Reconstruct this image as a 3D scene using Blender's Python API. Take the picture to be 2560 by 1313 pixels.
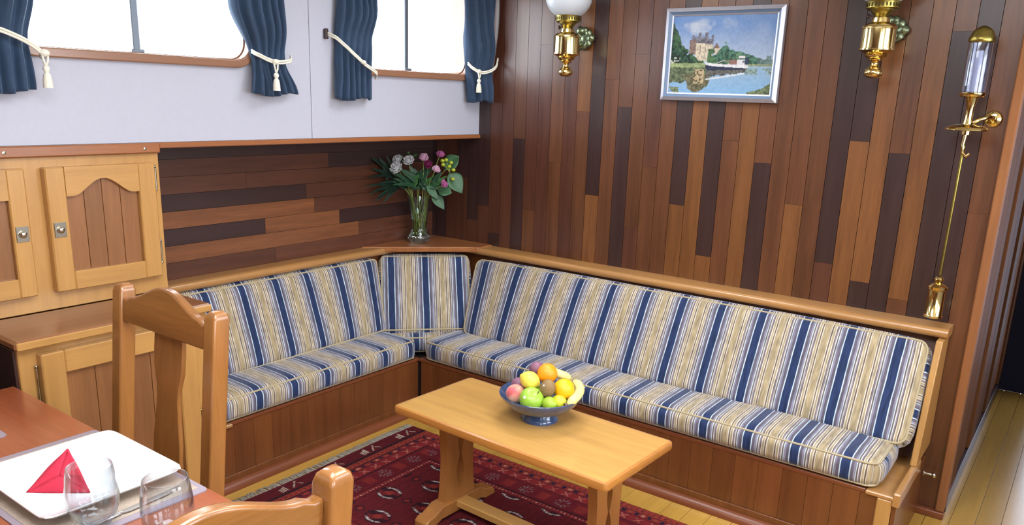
import bpy, math, random
import numpy as np
from mathutils import Vector, Matrix
random.seed(7); rng = np.random.default_rng(7)
for o in list(bpy.data.objects): bpy.data.objects.remove(o)
S = bpy.context.scene
COL = S.collection

# ------------------------------------------------------------------ camera, sky, exposure
cd = bpy.data.cameras.new('camera'); cam = bpy.data.objects.new('camera', cd); COL.objects.link(cam)
cd.sensor_fit = 'HORIZONTAL'; cd.sensor_width = 36.0
cd.lens = 1988.2/2560*36; cd.shift_x = -7.7/2560; cd.shift_y = 111.8/2560
cd.clip_start = 0.05; cd.clip_end = 200
YAW, PITCH, ROLL = -0.627, -0.258, 0.035
_f = Vector((math.sin(YAW)*math.cos(PITCH), math.cos(YAW)*math.cos(PITCH), math.sin(PITCH)))
_r = Vector((math.cos(YAW), -math.sin(YAW), 0)); _u = _r.cross(_f)
_r2 = math.cos(ROLL)*_r + math.sin(ROLL)*_u; _u2 = -math.sin(ROLL)*_r + math.cos(ROLL)*_u
M = Matrix((_r2, _u2, -_f)).transposed().to_4x4(); M.translation = (2.171, -3.586, 1.679)
cam.matrix_world = M
S.camera = cam
w = bpy.data.worlds.new('daylight'); S.world = w; w.use_nodes = True
bg = w.node_tree.nodes['Background']; bg.inputs[0].default_value = (0.90, 0.95, 1.0, 1); bg.inputs[1].default_value = 9.0
S.view_settings.view_transform = 'Standard'; S.view_settings.look = 'None'
S.view_settings.gamma = 1.0; S.view_settings.use_curve_mapping = False
S.view_settings.exposure = 0.5
CEIL = 2.36
# openings that let the daylight in (window wall, far side wall, roof hatches, passage door)
def portal(loc, direction, sx, sy):
    l = bpy.data.lights.new('daylight_portal', 'AREA'); l.shape = 'RECTANGLE'; l.size = sx; l.size_y = sy
    l.cycles.is_portal = True
    o = bpy.data.objects.new('daylight_portal', l); COL.objects.link(o); o.location = loc
    o.rotation_euler = Vector(direction).to_track_quat('-Z', 'Y').to_euler()
HATCHES = [(0.05, 0.70, -1.25, -0.50), (1.25, 2.05, -2.15, -1.25), (0.55, 1.75, -3.45, -2.35)]  # second hatch is an unseen opening added to brighten the right side
FARWIN = [(-1.45, -0.35), (-3.05, -1.95), (-4.65, -3.55)]
portal((-0.90, -1.95, 2.0), (1, 0, 0), 1.0, 0.5)
portal((-0.90, -0.5, 2.0), (1, 0, 0), 0.9, 0.5)
for (x0, x1, y0, y1) in HATCHES:
    portal(((x0+x1)/2, (y0+y1)/2, CEIL+0.12), (0, 0, -1), x1-x0, y1-y0)
for (y0, y1) in FARWIN:
    portal((3.40, (y0+y1)/2, 1.725), (-1, 0, 0), y1-y0, 0.85)

portal((2.36, 2.16, 1.06), (0, -1, 0), 0.56, 1.64)

# ------------------------------------------------------------------ helpers
def lin(c):
    r = []
    for v in c[:3]:
        v = v/255.0
        r.append(v/12.92 if v <= 0.04045 else ((v+0.055)/1.055)**2.4)
    return (r[0], r[1], r[2], 1.0)

class MB:
    def __init__(s): s.v = []; s.f = []
    def add(s, vs, fs):
        n = len(s.v); s.v += [tuple(p) for p in vs]; s.f += [tuple(i+n for i in f) for f in fs]; return s
    def box(s, x0, x1, y0, y1, z0, z1, b=0.0, T=None):
        if b <= 0:
            vs = [(x, y, z) for x in (x0, x1) for y in (y0, y1) for z in (z0, z1)]
            fs = [(0,1,3,2), (4,6,7,5), (0,4,5,1), (2,3,7,6), (0,2,6,4), (1,5,7,3)]
        else:
            lo = (x0, y0, z0); hi = (x1, y1, z1); vs = []; idx = {}
            for c in range(8):
                sg = [(c >> 2) & 1, (c >> 1) & 1, c & 1]
                for a in range(3):
                    p = []
                    for k in range(3):
                        e = hi[k] if sg[k] else lo[k]
                        if k != a: e += -b if sg[k] else b
                        p.append(e)
                    idx[(c, a)] = len(vs); vs.append(tuple(p))
            fs = []
            for a in range(3):
                k1, k2 = (a+1) % 3, (a+2) % 3
                for sgn in (0, 1):
                    q = []
                    for (s1, s2) in ((0,0), (1,0), (1,1), (0,1)):
                        sg = [0,0,0]; sg[a] = sgn; sg[k1] = s1; sg[k2] = s2
                        q.append(idx[(sg[0]*4+sg[1]*2+sg[2], a)])
                    fs.append(tuple(q if sgn else q[::-1]))
            for a in range(3):
                k1, k2 = (a+1) % 3, (a+2) % 3
                for s1 in (0, 1):
                    for s2 in (0, 1):
                        def cc(t):
                            sg = [0,0,0]; sg[a] = t; sg[k1] = s1; sg[k2] = s2
                            return sg[0]*4+sg[1]*2+sg[2]
                        q = [idx[(cc(0), k1)], idx[(cc(1), k1)], idx[(cc(1), k2)], idx[(cc(0), k2)]]
                        fs.append(tuple(q))
            for c in range(8): fs.append((idx[(c,0)], idx[(c,1)], idx[(c,2)]))
        if T is not None: vs = [tuple(T @ Vector(p)) for p in vs]
        return s.add(vs, fs)
    def prism(s, poly, axis, a0, a1, T=None):
        def mk(p, a):
            if axis == 'x': return (a, p[0], p[1])
            if axis == 'y': return (p[0], a, p[1])
            return (p[0], p[1], a)
        n = len(poly); vs = [mk(p, a0) for p in poly]+[mk(p, a1) for p in poly]
        if T is not None: vs = [tuple(T @ Vector(p)) for p in vs]
        fs = [tuple(range(n)), tuple(range(2*n-1, n-1, -1))]+[(i, i+n, (i+1) % n+n, (i+1) % n) for i in range(n)]
        return s.add(vs, fs)
    def lathe(s, prof, c=(0,0,0), seg=32, T=None, caps=True):
        vs = []; fs = []; n = len(prof)
        for i in range(seg):
            a = 2*math.pi*i/seg
            for (r, z) in prof: vs.append((c[0]+r*math.cos(a), c[1]+r*math.sin(a), c[2]+z))
        for i in range(seg):
            j = (i+1) % seg
            for k in range(n-1): fs.append((i*n+k, j*n+k, j*n+k+1, i*n+k+1))
        if caps:
            fs.append(tuple(i*n for i in range(seg))[::-1]); fs.append(tuple(i*n+n-1 for i in range(seg)))
        if T is not None: vs = [tuple(T @ Vector(p)) for p in vs]
        return s.add(vs, fs)
    def tube(s, path, r, seg=8, closed=False, caps=True, sq=1.0):
        P = [Vector(p) for p in path]; n = len(P); rs = r if isinstance(r, (list, tuple)) else [r]*n
        vs = []; fs = []; up = None
        for i in range(n):
            if closed: t = P[(i+1) % n]-P[i-1]
            else: t = P[min(i+1, n-1)]-P[max(i-1, 0)]
            if t.length < 1e-9: t = Vector((0,0,1))
            t.normalize()
            if up is None:
                up = Vector((0,0,1)) if abs(t.z) < 0.9 else Vector((1,0,0))
            up = (up - t*up.dot(t))
            if up.length < 1e-6: up = t.orthogonal()
            up.normalize()
            sd = t.cross(up)
            for k in range(seg):
                a = 2*math.pi*k/seg
                vs.append(tuple(P[i]+rs[i]*(math.cos(a)*up*sq+math.sin(a)*sd)))
        m = n if closed else n-1
        for i in range(m):
            j = (i+1) % n
            for k in range(seg):
                fs.append((i*seg+k, i*seg+(k+1) % seg, j*seg+(k+1) % seg, j*seg+k))
        if caps and not closed:
            fs.append(tuple(range(seg))[::-1]); fs.append(tuple((n-1)*seg+k for k in range(seg)))
        return s.add(vs, fs)
    def grid(s, fn, nu, nv):
        vs = [fn(i/nu, j/nv) for i in range(nu+1) for j in range(nv+1)]
        fs = [(i*(nv+1)+j, (i+1)*(nv+1)+j, (i+1)*(nv+1)+j+1, i*(nv+1)+j+1) for i in range(nu) for j in range(nv)]
        return s.add(vs, fs)
    def ball(s, c, r, sx=1, sy=1, sz=1, seg=20, rings=14, T=None, fn=None):
        vs = []; fs = []
        for i in range(rings+1):
            th = math.pi*i/rings
            for k in range(seg):
                a = 2*math.pi*k/seg
                d = Vector((math.sin(th)*math.cos(a)*sx, math.sin(th)*math.sin(a)*sy, math.cos(th)*sz))
                q = 1.0 if fn is None else fn(th, a)
                p = d*r*q
                if T is not None: p = T @ p
                vs.append((c[0]+p.x, c[1]+p.y, c[2]+p.z))
        for i in range(rings):
            for k in range(seg):
                fs.append((i*seg+k, (i+1)*seg+k, (i+1)*seg+(k+1) % seg, i*seg+(k+1) % seg))
        return s.add(vs, fs)

def worigin(o):
    p = Vector((0,0,0))
    while o is not None: p += Vector(o.location); o = o.parent
    return p

def obj(name, mb, mat, parent=None, smooth=None, bevel=None, label=None, origin=None, fix=True, solid=None, sub=0):
    """Link the collected shapes as ONE mesh object (coordinates given in the frame of the thing's root)."""
    vs = mb.v
    if parent is None:
        if origin is None:
            a = np.array(vs); origin = ((a[:,0].min()+a[:,0].max())/2, (a[:,1].min()+a[:,1].max())/2, a[:,2].min())
        loc = Vector(origin)
        vs = [(p[0]-loc.x, p[1]-loc.y, p[2]-loc.z) for p in vs]
    else:
        b = worigin(parent)
        loc = Vector((0,0,0)); vs = [(p[0]-b.x, p[1]-b.y, p[2]-b.z) for p in vs]
    me = bpy.data.meshes.new(name); me.from_pydata(vs, [], mb.f); me.update()
    if fix:
        import bmesh
        bm = bmesh.new(); bm.from_mesh(me); bmesh.ops.recalc_face_normals(bm, faces=bm.faces); bm.to_mesh(me); bm.free()
    if mat is not None: me.materials.append(mat)
    if smooth is not None:
        for p in me.polygons: p.use_smooth = True
        if smooth < 180: me.set_sharp_from_angle(angle=math.radians(smooth))
    o = bpy.data.objects.new(name, me); COL.objects.link(o)
    if parent is not None: o.parent = parent
    o.location = loc
    if solid: m = o.modifiers.new('thickness', 'SOLIDIFY'); m.thickness = solid; m.offset = 0
    if sub: m = o.modifiers.new('soft', 'SUBSURF'); m.levels = sub; m.render_levels = sub
    if bevel:
        m = o.modifiers.new('rounded', 'BEVEL'); m.width = bevel; m.segments = 3; m.limit_method = 'ANGLE'; m.angle_limit = math.radians(40)
        if smooth is None:
            for p in me.polygons: p.use_smooth = True
            me.set_sharp_from_angle(angle=math.radians(50))
    if label: o['label'] = label
    return o
def tag(o, label, cat, group=None):
    o['label'] = label; o['category'] = cat
    if group: o['group'] = group
    return o
def struct(o, label=None, cat=None):
    o['kind'] = 'structure'
    if label: o['label'] = label
    if cat: o['category'] = cat
    return o
def thing(name, loc, label, cat, group=None, rotz=0):
    o = bpy.data.objects.new(name, None); COL.objects.link(o); o.location = loc; o.rotation_euler = (0,0,rotz)
    o.empty_display_size = 0.05
    return tag(o, label, cat, group)
def dup(root, loc, rotz, label, group=None):
    def cp(o, par):
        c = o.copy(); COL.objects.link(c); c.parent = par
        for ch in o.children: cp(ch, c)
        return c
    r = root.copy(); COL.objects.link(r)
    for ch in root.children: cp(ch, r)
    r.location = loc; r.rotation_euler = (0,0,rotz); r['label'] = label
    if group: r['group'] = group
    return r

# ------------------------------------------------------------------ materials
def nodes(name):
    m = bpy.data.materials.new(name); m.use_nodes = True
    nt = m.node_tree; b = nt.nodes['Principled BSDF']
    return m, nt, b
def plain(name, c, rough=0.5, metal=0.0, spec=0.5, noise=0.0, nscale=30, sheen=0.0, coat=0.0, bump=0.0, bscale=200):
    m, nt, b = nodes(name)
    b.inputs['Base Color'].default_value = lin(c); b.inputs['Roughness'].default_value = rough
    b.inputs['Metallic'].default_value = metal; b.inputs['Specular IOR Level'].default_value = spec
    if sheen: b.inputs['Sheen Weight'].default_value = sheen; b.inputs['Sheen Roughness'].default_value = 0.4
    if coat: b.inputs['Coat Weight'].default_value = coat; b.inputs['Coat Roughness'].default_value = 0.08
    if noise:
        tc = nt.nodes.new('ShaderNodeTexCoord'); n = nt.nodes.new('ShaderNodeTexNoise'); n.inputs['Scale'].default_value = nscale
        n.inputs['Detail'].default_value = 4
        nt.links.new(tc.outputs['Object'], n.inputs['Vector'])
        mr = nt.nodes.new('ShaderNodeMapRange'); mr.inputs[1].default_value = 0.25; mr.inputs[2].default_value = 0.75
        mr.inputs[3].default_value = 1-noise; mr.inputs[4].default_value = 1+noise
        nt.links.new(n.outputs['Fac'], mr.inputs[0])
        mx = nt.nodes.new('ShaderNodeMix'); mx.data_type = 'RGBA'; mx.blend_type = 'MULTIPLY'; mx.inputs[0].default_value = 1
        mx.inputs[6].default_value = lin(c); nt.links.new(mr.outputs[0], mx.inputs[7]); nt.links.new(mx.outputs[2], b.inputs['Base Color'])
    if bump:
        tc = nt.nodes.new('ShaderNodeTexCoord'); n = nt.nodes.new('ShaderNodeTexNoise'); n.inputs['Scale'].default_value = bscale
        nt.links.new(tc.outputs['Object'], n.inputs['Vector'])
        bp = nt.nodes.new('ShaderNodeBump'); bp.inputs['Strength'].default_value = bump; bp.inputs['Distance'].default_value = 0.002
        nt.links.new(n.outputs['Fac'], bp.inputs['Height']); nt.links.new(bp.outputs[0], b.inputs['Normal'])
    return m
def wood(name, c, axis='z', rough=0.35, contrast=0.35, var=0.16, coat=0.25, gs=1.0, spec=0.5):
    m, nt, b = nodes(name); N = nt.nodes; L = nt.links
    tc = N.new('ShaderNodeTexCoord'); oi = N.new('ShaderNodeObjectInfo')
    mul = N.new('ShaderNodeMath'); mul.operation = 'MULTIPLY'; mul.inputs[1].default_value = 53.7; L.new(oi.outputs['Random'], mul.inputs[0])
    va = N.new('ShaderNodeVectorMath'); va.operation = 'ADD'; L.new(tc.outputs['Object'], va.inputs[0]); L.new(mul.outputs[0], va.inputs[1])
    def grain(sc_al, sc_ac, det, rg=0.6):
        mp = N.new('ShaderNodeMapping'); L.new(va.outputs[0], mp.inputs['Vector'])
        sc = [sc_ac*gs]*3; sc['xyz'.index(axis)] = sc_al*gs; mp.inputs['Scale'].default_value = sc
        n = N.new('ShaderNodeTexNoise'); n.inputs['Scale'].default_value = 1; n.inputs['Detail'].default_value = det; n.inputs['Roughness'].default_value = rg
        n.inputs['Distortion'].default_value = 0.4
        L.new(mp.outputs[0], n.inputs['Vector']); return n
    n1 = grain(1.6, 22, 5); n2 = grain(9, 190, 3, 0.7)
    c0 = lin(c)
    ramp = N.new('ShaderNodeValToRGB'); e = ramp.color_ramp.elements
    k = contrast
    e[0].position = 0.35; e[0].color = (c0[0]*(1-k), c0[1]*(1-k*1.08), c0[2]*(1-k*1.1), 1)
    e[1].position = 0.65; e[1].color = (c0[0]*(1+k*0.7), c0[1]*(1+k*0.75), c0[2]*(1+k*0.7), 1)
    mix = N.new('ShaderNodeMath'); mix.operation = 'MULTIPLY_ADD'; mix.inputs[1].default_value = 0.35
    L.new(n2.outputs['Fac'], mix.inputs[0])
    sc = N.new('ShaderNodeMath'); sc.operation = 'MULTIPLY'; sc.inputs[1].default_value = 0.65; L.new(n1.outputs['Fac'], sc.inputs[0]); L.new(sc.outputs[0], mix.inputs[2])
    L.new(mix.outputs[0], ramp.inputs[0])
    hs = N.new('ShaderNodeHueSaturation'); L.new(ramp.outputs[0], hs.inputs['Color'])
    mr = N.new('ShaderNodeMapRange'); mr.inputs[3].default_value = 1-var; mr.inputs[4].default_value = 1+var; L.new(oi.outputs['Random'], mr.inputs[0]); L.new(mr.outputs[0], hs.inputs['Value'])
    L.new(hs.outputs[0], b.inputs['Base Color'])
    b.inputs['Roughness'].default_value = rough; b.inputs['Coat Weight'].default_value = coat; b.inputs['Coat Roughness'].default_value = 0.18
    b.inputs['Specular IOR Level'].default_value = spec
    bp = N.new('ShaderNodeBump'); bp.inputs['Strength'].default_value = 0.12; bp.inputs['Distance'].default_value = 0.001
    L.new(n2.outputs['Fac'], bp.inputs['Height']); L.new(bp.outputs[0], b.inputs['Normal'])
    return m
def glassmat(name, tint=(255,255,255), rough=0.0):
    m, nt, b = nodes(name); b.inputs['Base Color'].default_value = lin(tint); b.inputs['Transmission Weight'].default_value = 1
    b.inputs['Roughness'].default_value = rough; b.inputs['IOR'].default_value = 1.46
    return m
def panemat(name, refl=0.03, tint=(250,253,255), power=4.0, edge=0.55):
    m = bpy.data.materials.new(name); m.use_nodes = True; nt = m.node_tree; nt.nodes.clear()
    out = nt.nodes.new('ShaderNodeOutputMaterial'); t = nt.nodes.new('ShaderNodeBsdfTransparent'); t.inputs[0].default_value = lin(tint)
    g = nt.nodes.new('ShaderNodeBsdfGlossy'); g.inputs['Roughness'].default_value = 0.02
    mx = nt.nodes.new('ShaderNodeMixShader'); lw = nt.nodes.new('ShaderNodeLayerWeight'); pw = nt.nodes.new('ShaderNodeMath'); pw.operation = 'POWER'; pw.inputs[1].default_value = 4.0
    nt.links.new(lw.outputs['Facing'], pw.inputs[0]); fr = nt.nodes.new('ShaderNodeMath'); fr.operation = 'MULTIPLY_ADD'; fr.inputs[1].default_value = 0.55; fr.inputs[2].default_value = refl; nt.links.new(pw.outputs[0], fr.inputs[0])
    nt.links.new(fr.outputs[0], mx.inputs[0]); nt.links.new(t.outputs[0], mx.inputs[1]); nt.links.new(g.outputs[0], mx.inputs[2]); nt.links.new(mx.outputs[0], out.inputs[0])
    pw.inputs[1].default_value = power; fr.inputs[1].default_value = edge
    return m
def vcol(name, rough=0.6, sheen=0.0, bump=0.0):
    m, nt, b = nodes(name)
    a = nt.nodes.new('ShaderNodeVertexColor'); a.layer_name = 'paint'
    nt.links.new(a.outputs['Color'], b.inputs['Base Color']); b.inputs['Roughness'].default_value = rough
    if sheen: b.inputs['Sheen Weight'].default_value = sheen
    b.inputs['Specular IOR Level'].default_value = 0.25
    return m
PERIOD = 0.19
def stripes():
    m, nt, b = nodes('striped_velvet'); N = nt.nodes; L = nt.links
    uv = N.new('ShaderNodeUVMap'); uv.uv_map = 'stripe'
    sp = N.new('ShaderNodeSeparateXYZ')
    # wavy weave
    nz = N.new('ShaderNodeTexNoise'); nz.inputs['Scale'].default_value = 9; nz.inputs['Detail'].default_value = 2
    L.new(uv.outputs[0], nz.inputs['Vector'])
    L.new(uv.outputs[0], sp.inputs[0])
    d = N.new('ShaderNodeMath'); d.operation = 'MULTIPLY_ADD'; d.inputs[1].default_value = 0.004; d.inputs[2].default_value = -0.002; L.new(nz.outputs['Fac'], d.inputs[0])
    ad = N.new('ShaderNodeMath'); ad.operation = 'ADD'; L.new(sp.outputs['X'], ad.inputs[0]); L.new(d.outputs[0], ad.inputs[1])
    pp = N.new('ShaderNodeMath'); pp.operation = 'PINGPONG'; pp.inputs[1].default_value = PERIOD/2; L.new(ad.outputs[0], pp.inputs[0])
    nm = N.new('ShaderNodeMath'); nm.operation = 'DIVIDE'; nm.inputs[1].default_value = PERIOD/2; L.new(pp.outputs[0], nm.inputs[0])
    r = N.new('ShaderNodeValToRGB'); r.color_ramp.interpolation = 'CONSTANT'
    NAVY=(38,52,88); LB=(190,206,218); SLATE=(98,92,106); CREAM=(206,200,188); TAUPE=(104,92,90); GOLD=(168,150,118); BROWN=(112,90,72); LAV=(134,128,144)
    st = [(0,NAVY),(.17,LB),(.215,SLATE),(.33,LAV),(.41,LB),(.445,TAUPE),(.50,CREAM),(.535,LAV),(.585,BROWN),(.62,CREAM),(.66,GOLD),(.73,CREAM),(.765,BROWN),(.82,CREAM),(.855,GOLD)]
    e = r.color_ramp.elements
    e[0].position = 0; e[0].color = lin(st[0][1]); e[1].position = st[1][0]; e[1].color = lin(st[1][1])
    for p, c in st[2:]:
        x = e.new(p); x.color = lin(c)
    L.new(nm.outputs[0], r.inputs[0])
    # mottled pile
    mp = N.new('ShaderNodeMapping'); mp.inputs['Scale'].default_value = (90, 14, 1); L.new(uv.outputs[0], mp.inputs['Vector'])
    n2 = N.new('ShaderNodeTexNoise'); n2.inputs['Scale'].default_value = 1; n2.inputs['Detail'].default_value = 5; L.new(mp.outputs[0], n2.inputs['Vector'])
    mr = N.new('ShaderNodeMapRange'); mr.inputs[1].default_value = .3; mr.inputs[2].default_value = .7; mr.inputs[3].default_value = .62; mr.inputs[4].default_value = 1.30; L.new(n2.outputs['Fac'], mr.inputs[0])
    mx = N.new('ShaderNodeMix'); mx.data_type = 'RGBA'; mx.blend_type = 'MULTIPLY'; mx.inputs[0].default_value = 1
    L.new(r.outputs[0], mx.inputs[6]); L.new(mr.outputs[0], mx.inputs[7]); L.new(mx.outputs[2], b.inputs['Base Color'])
    b.inputs['Roughness'].default_value = 0.75; b.inputs['Sheen Weight'].default_value = 0.7; b.inputs['Sheen Roughness'].default_value = 0.35
    b.inputs['Sheen Tint'].default_value = (0.85, 0.86, 1, 1); b.inputs['Specular IOR Level'].default_value = 0.2
    bp = N.new('ShaderNodeBump'); bp.inputs['Strength'].default_value = .25; bp.inputs['Distance'].default_value = .002; L.new(n2.outputs['Fac'], bp.inputs['Height']); L.new(bp.outputs[0], b.inputs['Normal'])
    return m

WALLW = plain('white_panel_paint', (180,180,193), 0.55, noise=0.02, nscale=60, bump=0.15, bscale=260)
CEILM = plain('ceiling_paint', (205,202,196), 0.6, noise=0.02)
DARKGAP = plain('dark_backing', (34,20,16), 0.8)
P_DARK = wood('mahogany_dark', (55,35,33), 'z', 0.36, 0.34, 0.10)
P_MID = wood('mahogany_mid', (94,56,34), 'z', 0.36, 0.36, 0.12)
P_LIGHT = wood('mahogany_light', (114,71,38), 'z', 0.36, 0.34, 0.08)
P_RED = wood('mahogany_red', (84,48,34), 'z', 0.36, 0.34, 0.08)
H_DARK = wood('hull_dark', (52,31,29), 'y', 0.38, 0.30, 0.10)
H_MID = wood('hull_mid', (88,50,34), 'y', 0.38, 0.34, 0.10)
H_LIGHT = wood('hull_light', (120,72,42), 'y', 0.38, 0.36, 0.08)
OAK_X = wood('honey_wood_x', (184,136,76), 'x', 0.34, 0.14, 0.03, 0.35)
OAK_Y = wood('honey_wood_y', (184,136,76), 'y', 0.34, 0.14, 0.03, 0.35)
OAK_Z = wood('honey_wood_z', (184,136,76), 'z', 0.34, 0.14, 0.03, 0.35)
RAIL_X = wood('bench_rail_wood_x', (172,124,72), 'x', 0.3, 0.16, 0.03, 0.4)
RAIL_Y = wood('bench_rail_wood_y', (172,124,72), 'y', 0.3, 0.16, 0.03, 0.4)
CHERRY_Y = wood('counter_wood', (136,88,54), 'y', 0.3, 0.22, 0.05, 0.4)
PANEL_Z = wood('cabinet_panel_wood', (138,90,52), 'z', 0.4, 0.2, 0.06)
TRIM_Y = wood('brown_trim_y', (150,92,54), 'y', 0.32, 0.2, 0.04, 0.4)
BENCH_Z = wood('bench_front_wood', (112,64,32), 'z', 0.36, 0.24, 0.14)
MOULD_X = wood('red_moulding_x', (122,66,38), 'x', 0.34, 0.2, 0.05, 0.2)
MOULD_Y = wood('red_moulding_y', (122,66,38), 'y', 0.34, 0.2, 0.05, 0.2)
CHAIR_Z = wood('chair_wood_z', (150,98,50), 'z', 0.26, 0.2, 0.03, 0.5)
CHAIR_X = wood('chair_wood_x', (140,90,44), 'x', 0.26, 0.24, 0.03, 0.5)
CT_X = wood('coffee_table_wood', (198,150,82), 'x', 0.3, 0.15, 0.02, 0.4)
CT_Z = wood('coffee_table_leg_wood', (168,112,58), 'z', 0.34, 0.16, 0.04, 0.3)
CT_EDGE = wood('coffee_table_edge_wood', (184,122,58), 'x', 0.28, 0.14, 0.02, 0.5)
DT_X = wood('dining_table_wood', (154,82,50), 'x', 0.22, 0.16, 0.03, 0.5)
FLOORM = wood('yellow_floor_wood', (186,144,66), 'y', 0.24, 0.14, 0.06, 0.6)
PASSM = wood('passage_wood', (104,64,36), 'z', 0.7, 0.3, 0.22, 0.0, spec=0.15)
BRASS = plain('polished_brass', (216,190,126), 0.12, 1.0)
BRASSD = plain('aged_brass', (150,134,70), 0.32, 1.0, noise=0.25, nscale=60)
VERDI = plain('verdigris_brass', (118,128,102), 0.34, 0.85, noise=0.35, nscale=90)
NICKEL = plain('nickel', (200,196,180), 0.22, 1.0)
STEEL = plain('steel', (215,215,215), 0.18, 1.0)
ALU = plain('window_divider_metal', (120,130,142), 0.4, 0.6)
FROST = plain('frosted_glass', (216,220,226), 0.35, 0, 0.5); FROST.node_tree.nodes['Principled BSDF'].inputs['Transmission Weight'].default_value = 0.35
GLASS = panemat('clear_glass', 0.05, (246,249,251), 2.2, 0.85); GLASSV = panemat('vase_glass', 0.07, (240,248,246), 2.6, 0.7); GLASSB = glassmat('vase_base_glass', (248,252,252))
WATER = panemat('water', 0.03, (226,236,214), 3.0, 0.4)
PANE = panemat('window_pane_glass')
VELVET = stripes()
PIPE = plain('beige_piping', (176,160,128), 0.8, noise=0.1, nscale=300)
CURT = plain('navy_curtain_velvet', (40,60,86), 0.8, sheen=0.5, noise=0.12, nscale=24); CURT.node_tree.nodes['Principled BSDF'].inputs['Sheen Tint'].default_value = (0.5,0.75,1,1)
CORD = plain('cream_cord', (226,222,206), 0.8, noise=0.12, nscale=500)

# ------------------------------------------------------------------ the setting
XW = -0.722            # face of the white window wall
HULL = -1.07           # recessed planked hull side
WT = 0.035             # plank module helper
# floor
fl = struct(obj('floor', MB().box(-1.15, 3.4, -5.7, 2.2, -0.10, -0.014), DARKGAP), 'yellow varnished plank floor', 'floor')
for i in range(46):
    x0 = -0.80+i*0.09
    y1 = 2.07 if x0 > 1.80 else 0.0
    obj('plank', MB().box(x0, x0+0.0885, -5.6, y1, -0.014, 0.0, 0.0012), FLOORM, fl)
# bulkhead (back wall) with planks
DARK, MID, LIGHT, RED = P_DARK, P_MID, P_LIGHT, P_RED
cols = {  # column: list of (z_top_of_piece, tone) from bottom up
 -14:[(3,DARK)], -13:[(1.2,DARK),(3,RED)], -12:[(3,RED)], -11:[(1.22,RED),(3,DARK)], -10:[(.98,RED),(3,DARK)], -9:[(1.07,RED),(3,DARK)], -8:[(.92,DARK),(1.34,RED),(3,RED)],
 -7:[(3,RED)], -6:[(1.46,DARK),(3,MID)], -5:[(1.08,MID),(3,RED)], -4:[(1.95,RED),(3,MID)], -3:[(1.35,MID),(3,MID)], -2:[(3,RED)], -1:[(1.62,MID),(3,LIGHT)],
 0:[(1.20,LIGHT),(3,DARK)], 1:[(1.78,MID),(3,MID)], 2:[(1.65,DARK),(3,MID)], 3:[(1.06,RED),(1.9,MID),(3,RED)], 4:[(1.37,MID),(3,RED)], 5:[(3,MID)],
 6:[(1.20,LIGHT),(3,DARK)], 7:[(3,LIGHT)], 8:[(.97,LIGHT),(1.72,DARK),(3,MID)], 9:[(1.52,MID),(3,MID)], 10:[(2.1,LIGHT),(3,DARK)],
 11:[(1.43,DARK),(3,MID)], 12:[(3,MID)], 13:[(1.26,LIGHT),(3,MID)], 14:[(3,MID)], 15:[(1.02,RED),(3,DARK)], 16:[(1.55,LIGHT),(3,DARK)],
 17:[(.96,DARK),(1.95,LIGHT),(3,MID)], 18:[(1.51,DARK),(3,MID)], 19:[(.91,MID),(3,LIGHT)], 20:[(1.98,DARK),(3,MID)], 21:[(3,DARK)], 22:[(1.3,MID),(3,MID)]}
wb = struct(obj('wall_back', MB().box(-1.15, -0.80, 0.014, 0.05, 0, 1.46).box(-0.80, 1.845, 0.014, 0.05, 0, CEIL), DARKGAP), 'varnished vertical mahogany planking of the back bulkhead', 'wall')
for k, pcs in cols.items():
    zc = 0.0; x0 = k*0.08+0.0011; x1 = (k+1)*0.08-0.0011
    if k == 22: x1 = 1.838
    for zt, m in pcs:
        z1 = min(zt, CEIL)
        if k < -10: z1 = min(z1, 1.46)
        if z1 - zc < 0.02: continue
        obj('plank', MB().box(x0, x1, 0.0, 0.014, zc+0.0004, z1-0.0004), m, wb)
        zc = z1
wb2 = struct(obj('wall_back_right', MB().box(2.78, 3.4, 0.0, 0.05, 0, CEIL), P_MID), 'plain wood bulkhead right of the passage', 'wall')
# edge trim of the bulkhead at the passage
struct(obj('trim_1', MB().box(1.838, 1.872, -0.018, 0.055, 0.03, CEIL, 0.004), wood('edge_trim_wood', (140,90,54), 'z', 0.6, 0.16, 0.02, 0.0, spec=0.2)), 'light wooden edge strip at the end of the bulkhead', 'trim')
struct(obj('baseboard_back', MB().box(1.70, 1.875, -0.03, 0.0, 0.0, 0.03, 0.003), MOULD_X), 'short red-brown floor moulding at the bulkhead end', 'baseboard')
# passage
pw = struct(obj('wall_passage', MB().box(1.80, 1.848, 0.056, 2.07, 0, CEIL), DARKGAP), 'wooden panelled side wall of the dark passage', 'wall')
for i in range(10):
    y0 = 0.058+i*0.2
    obj('panel', MB().box(1.848, 1.858+(0.012 if i % 3 == 0 else 0), y0, y0+0.197, 0.09, CEIL, 0.003), PASSM, pw)
obj('skirting', MB().box(1.848, 1.872, 0.056, 2.07, 0, 0.088, 0.003), P_DARK, pw)
struct(obj('wall_passage_right', MB().box(2.76, 2.80, 0.05, 2.2, 0, CEIL), P_MID), 'wooden far side wall of the passage', 'wall')
NAVYD = plain('dark_navy_cloth', (18,22,48), 0.8)
pe = struct(obj('wall_passage_end', MB().box(1.80, 2.06, 2.07, 2.12, 0, CEIL).box(2.66, 2.80, 2.07, 2.12, 0, CEIL).box(2.06, 2.66, 2.07, 2.12, 1.96, CEIL), NAVYD), 'dark navy end of the passage', 'wall')
dr_ = thing('door_1', (2.36, 2.09, 0), 'glazed door at the far end of the passage', 'door'); dr_['kind'] = 'structure'
obj('door_frame', MB().box(2.061, 2.09, 2.08, 2.11, 0.0, 1.958, 0.003).box(2.63, 2.659, 2.08, 2.11, 0.0, 1.958, 0.003).box(2.09, 2.63, 2.08, 2.11, 0.0, 0.20, 0.003).box(2.09, 2.63, 2.08, 2.11, 1.90, 1.958, 0.003), NAVYD, dr_)
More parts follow.
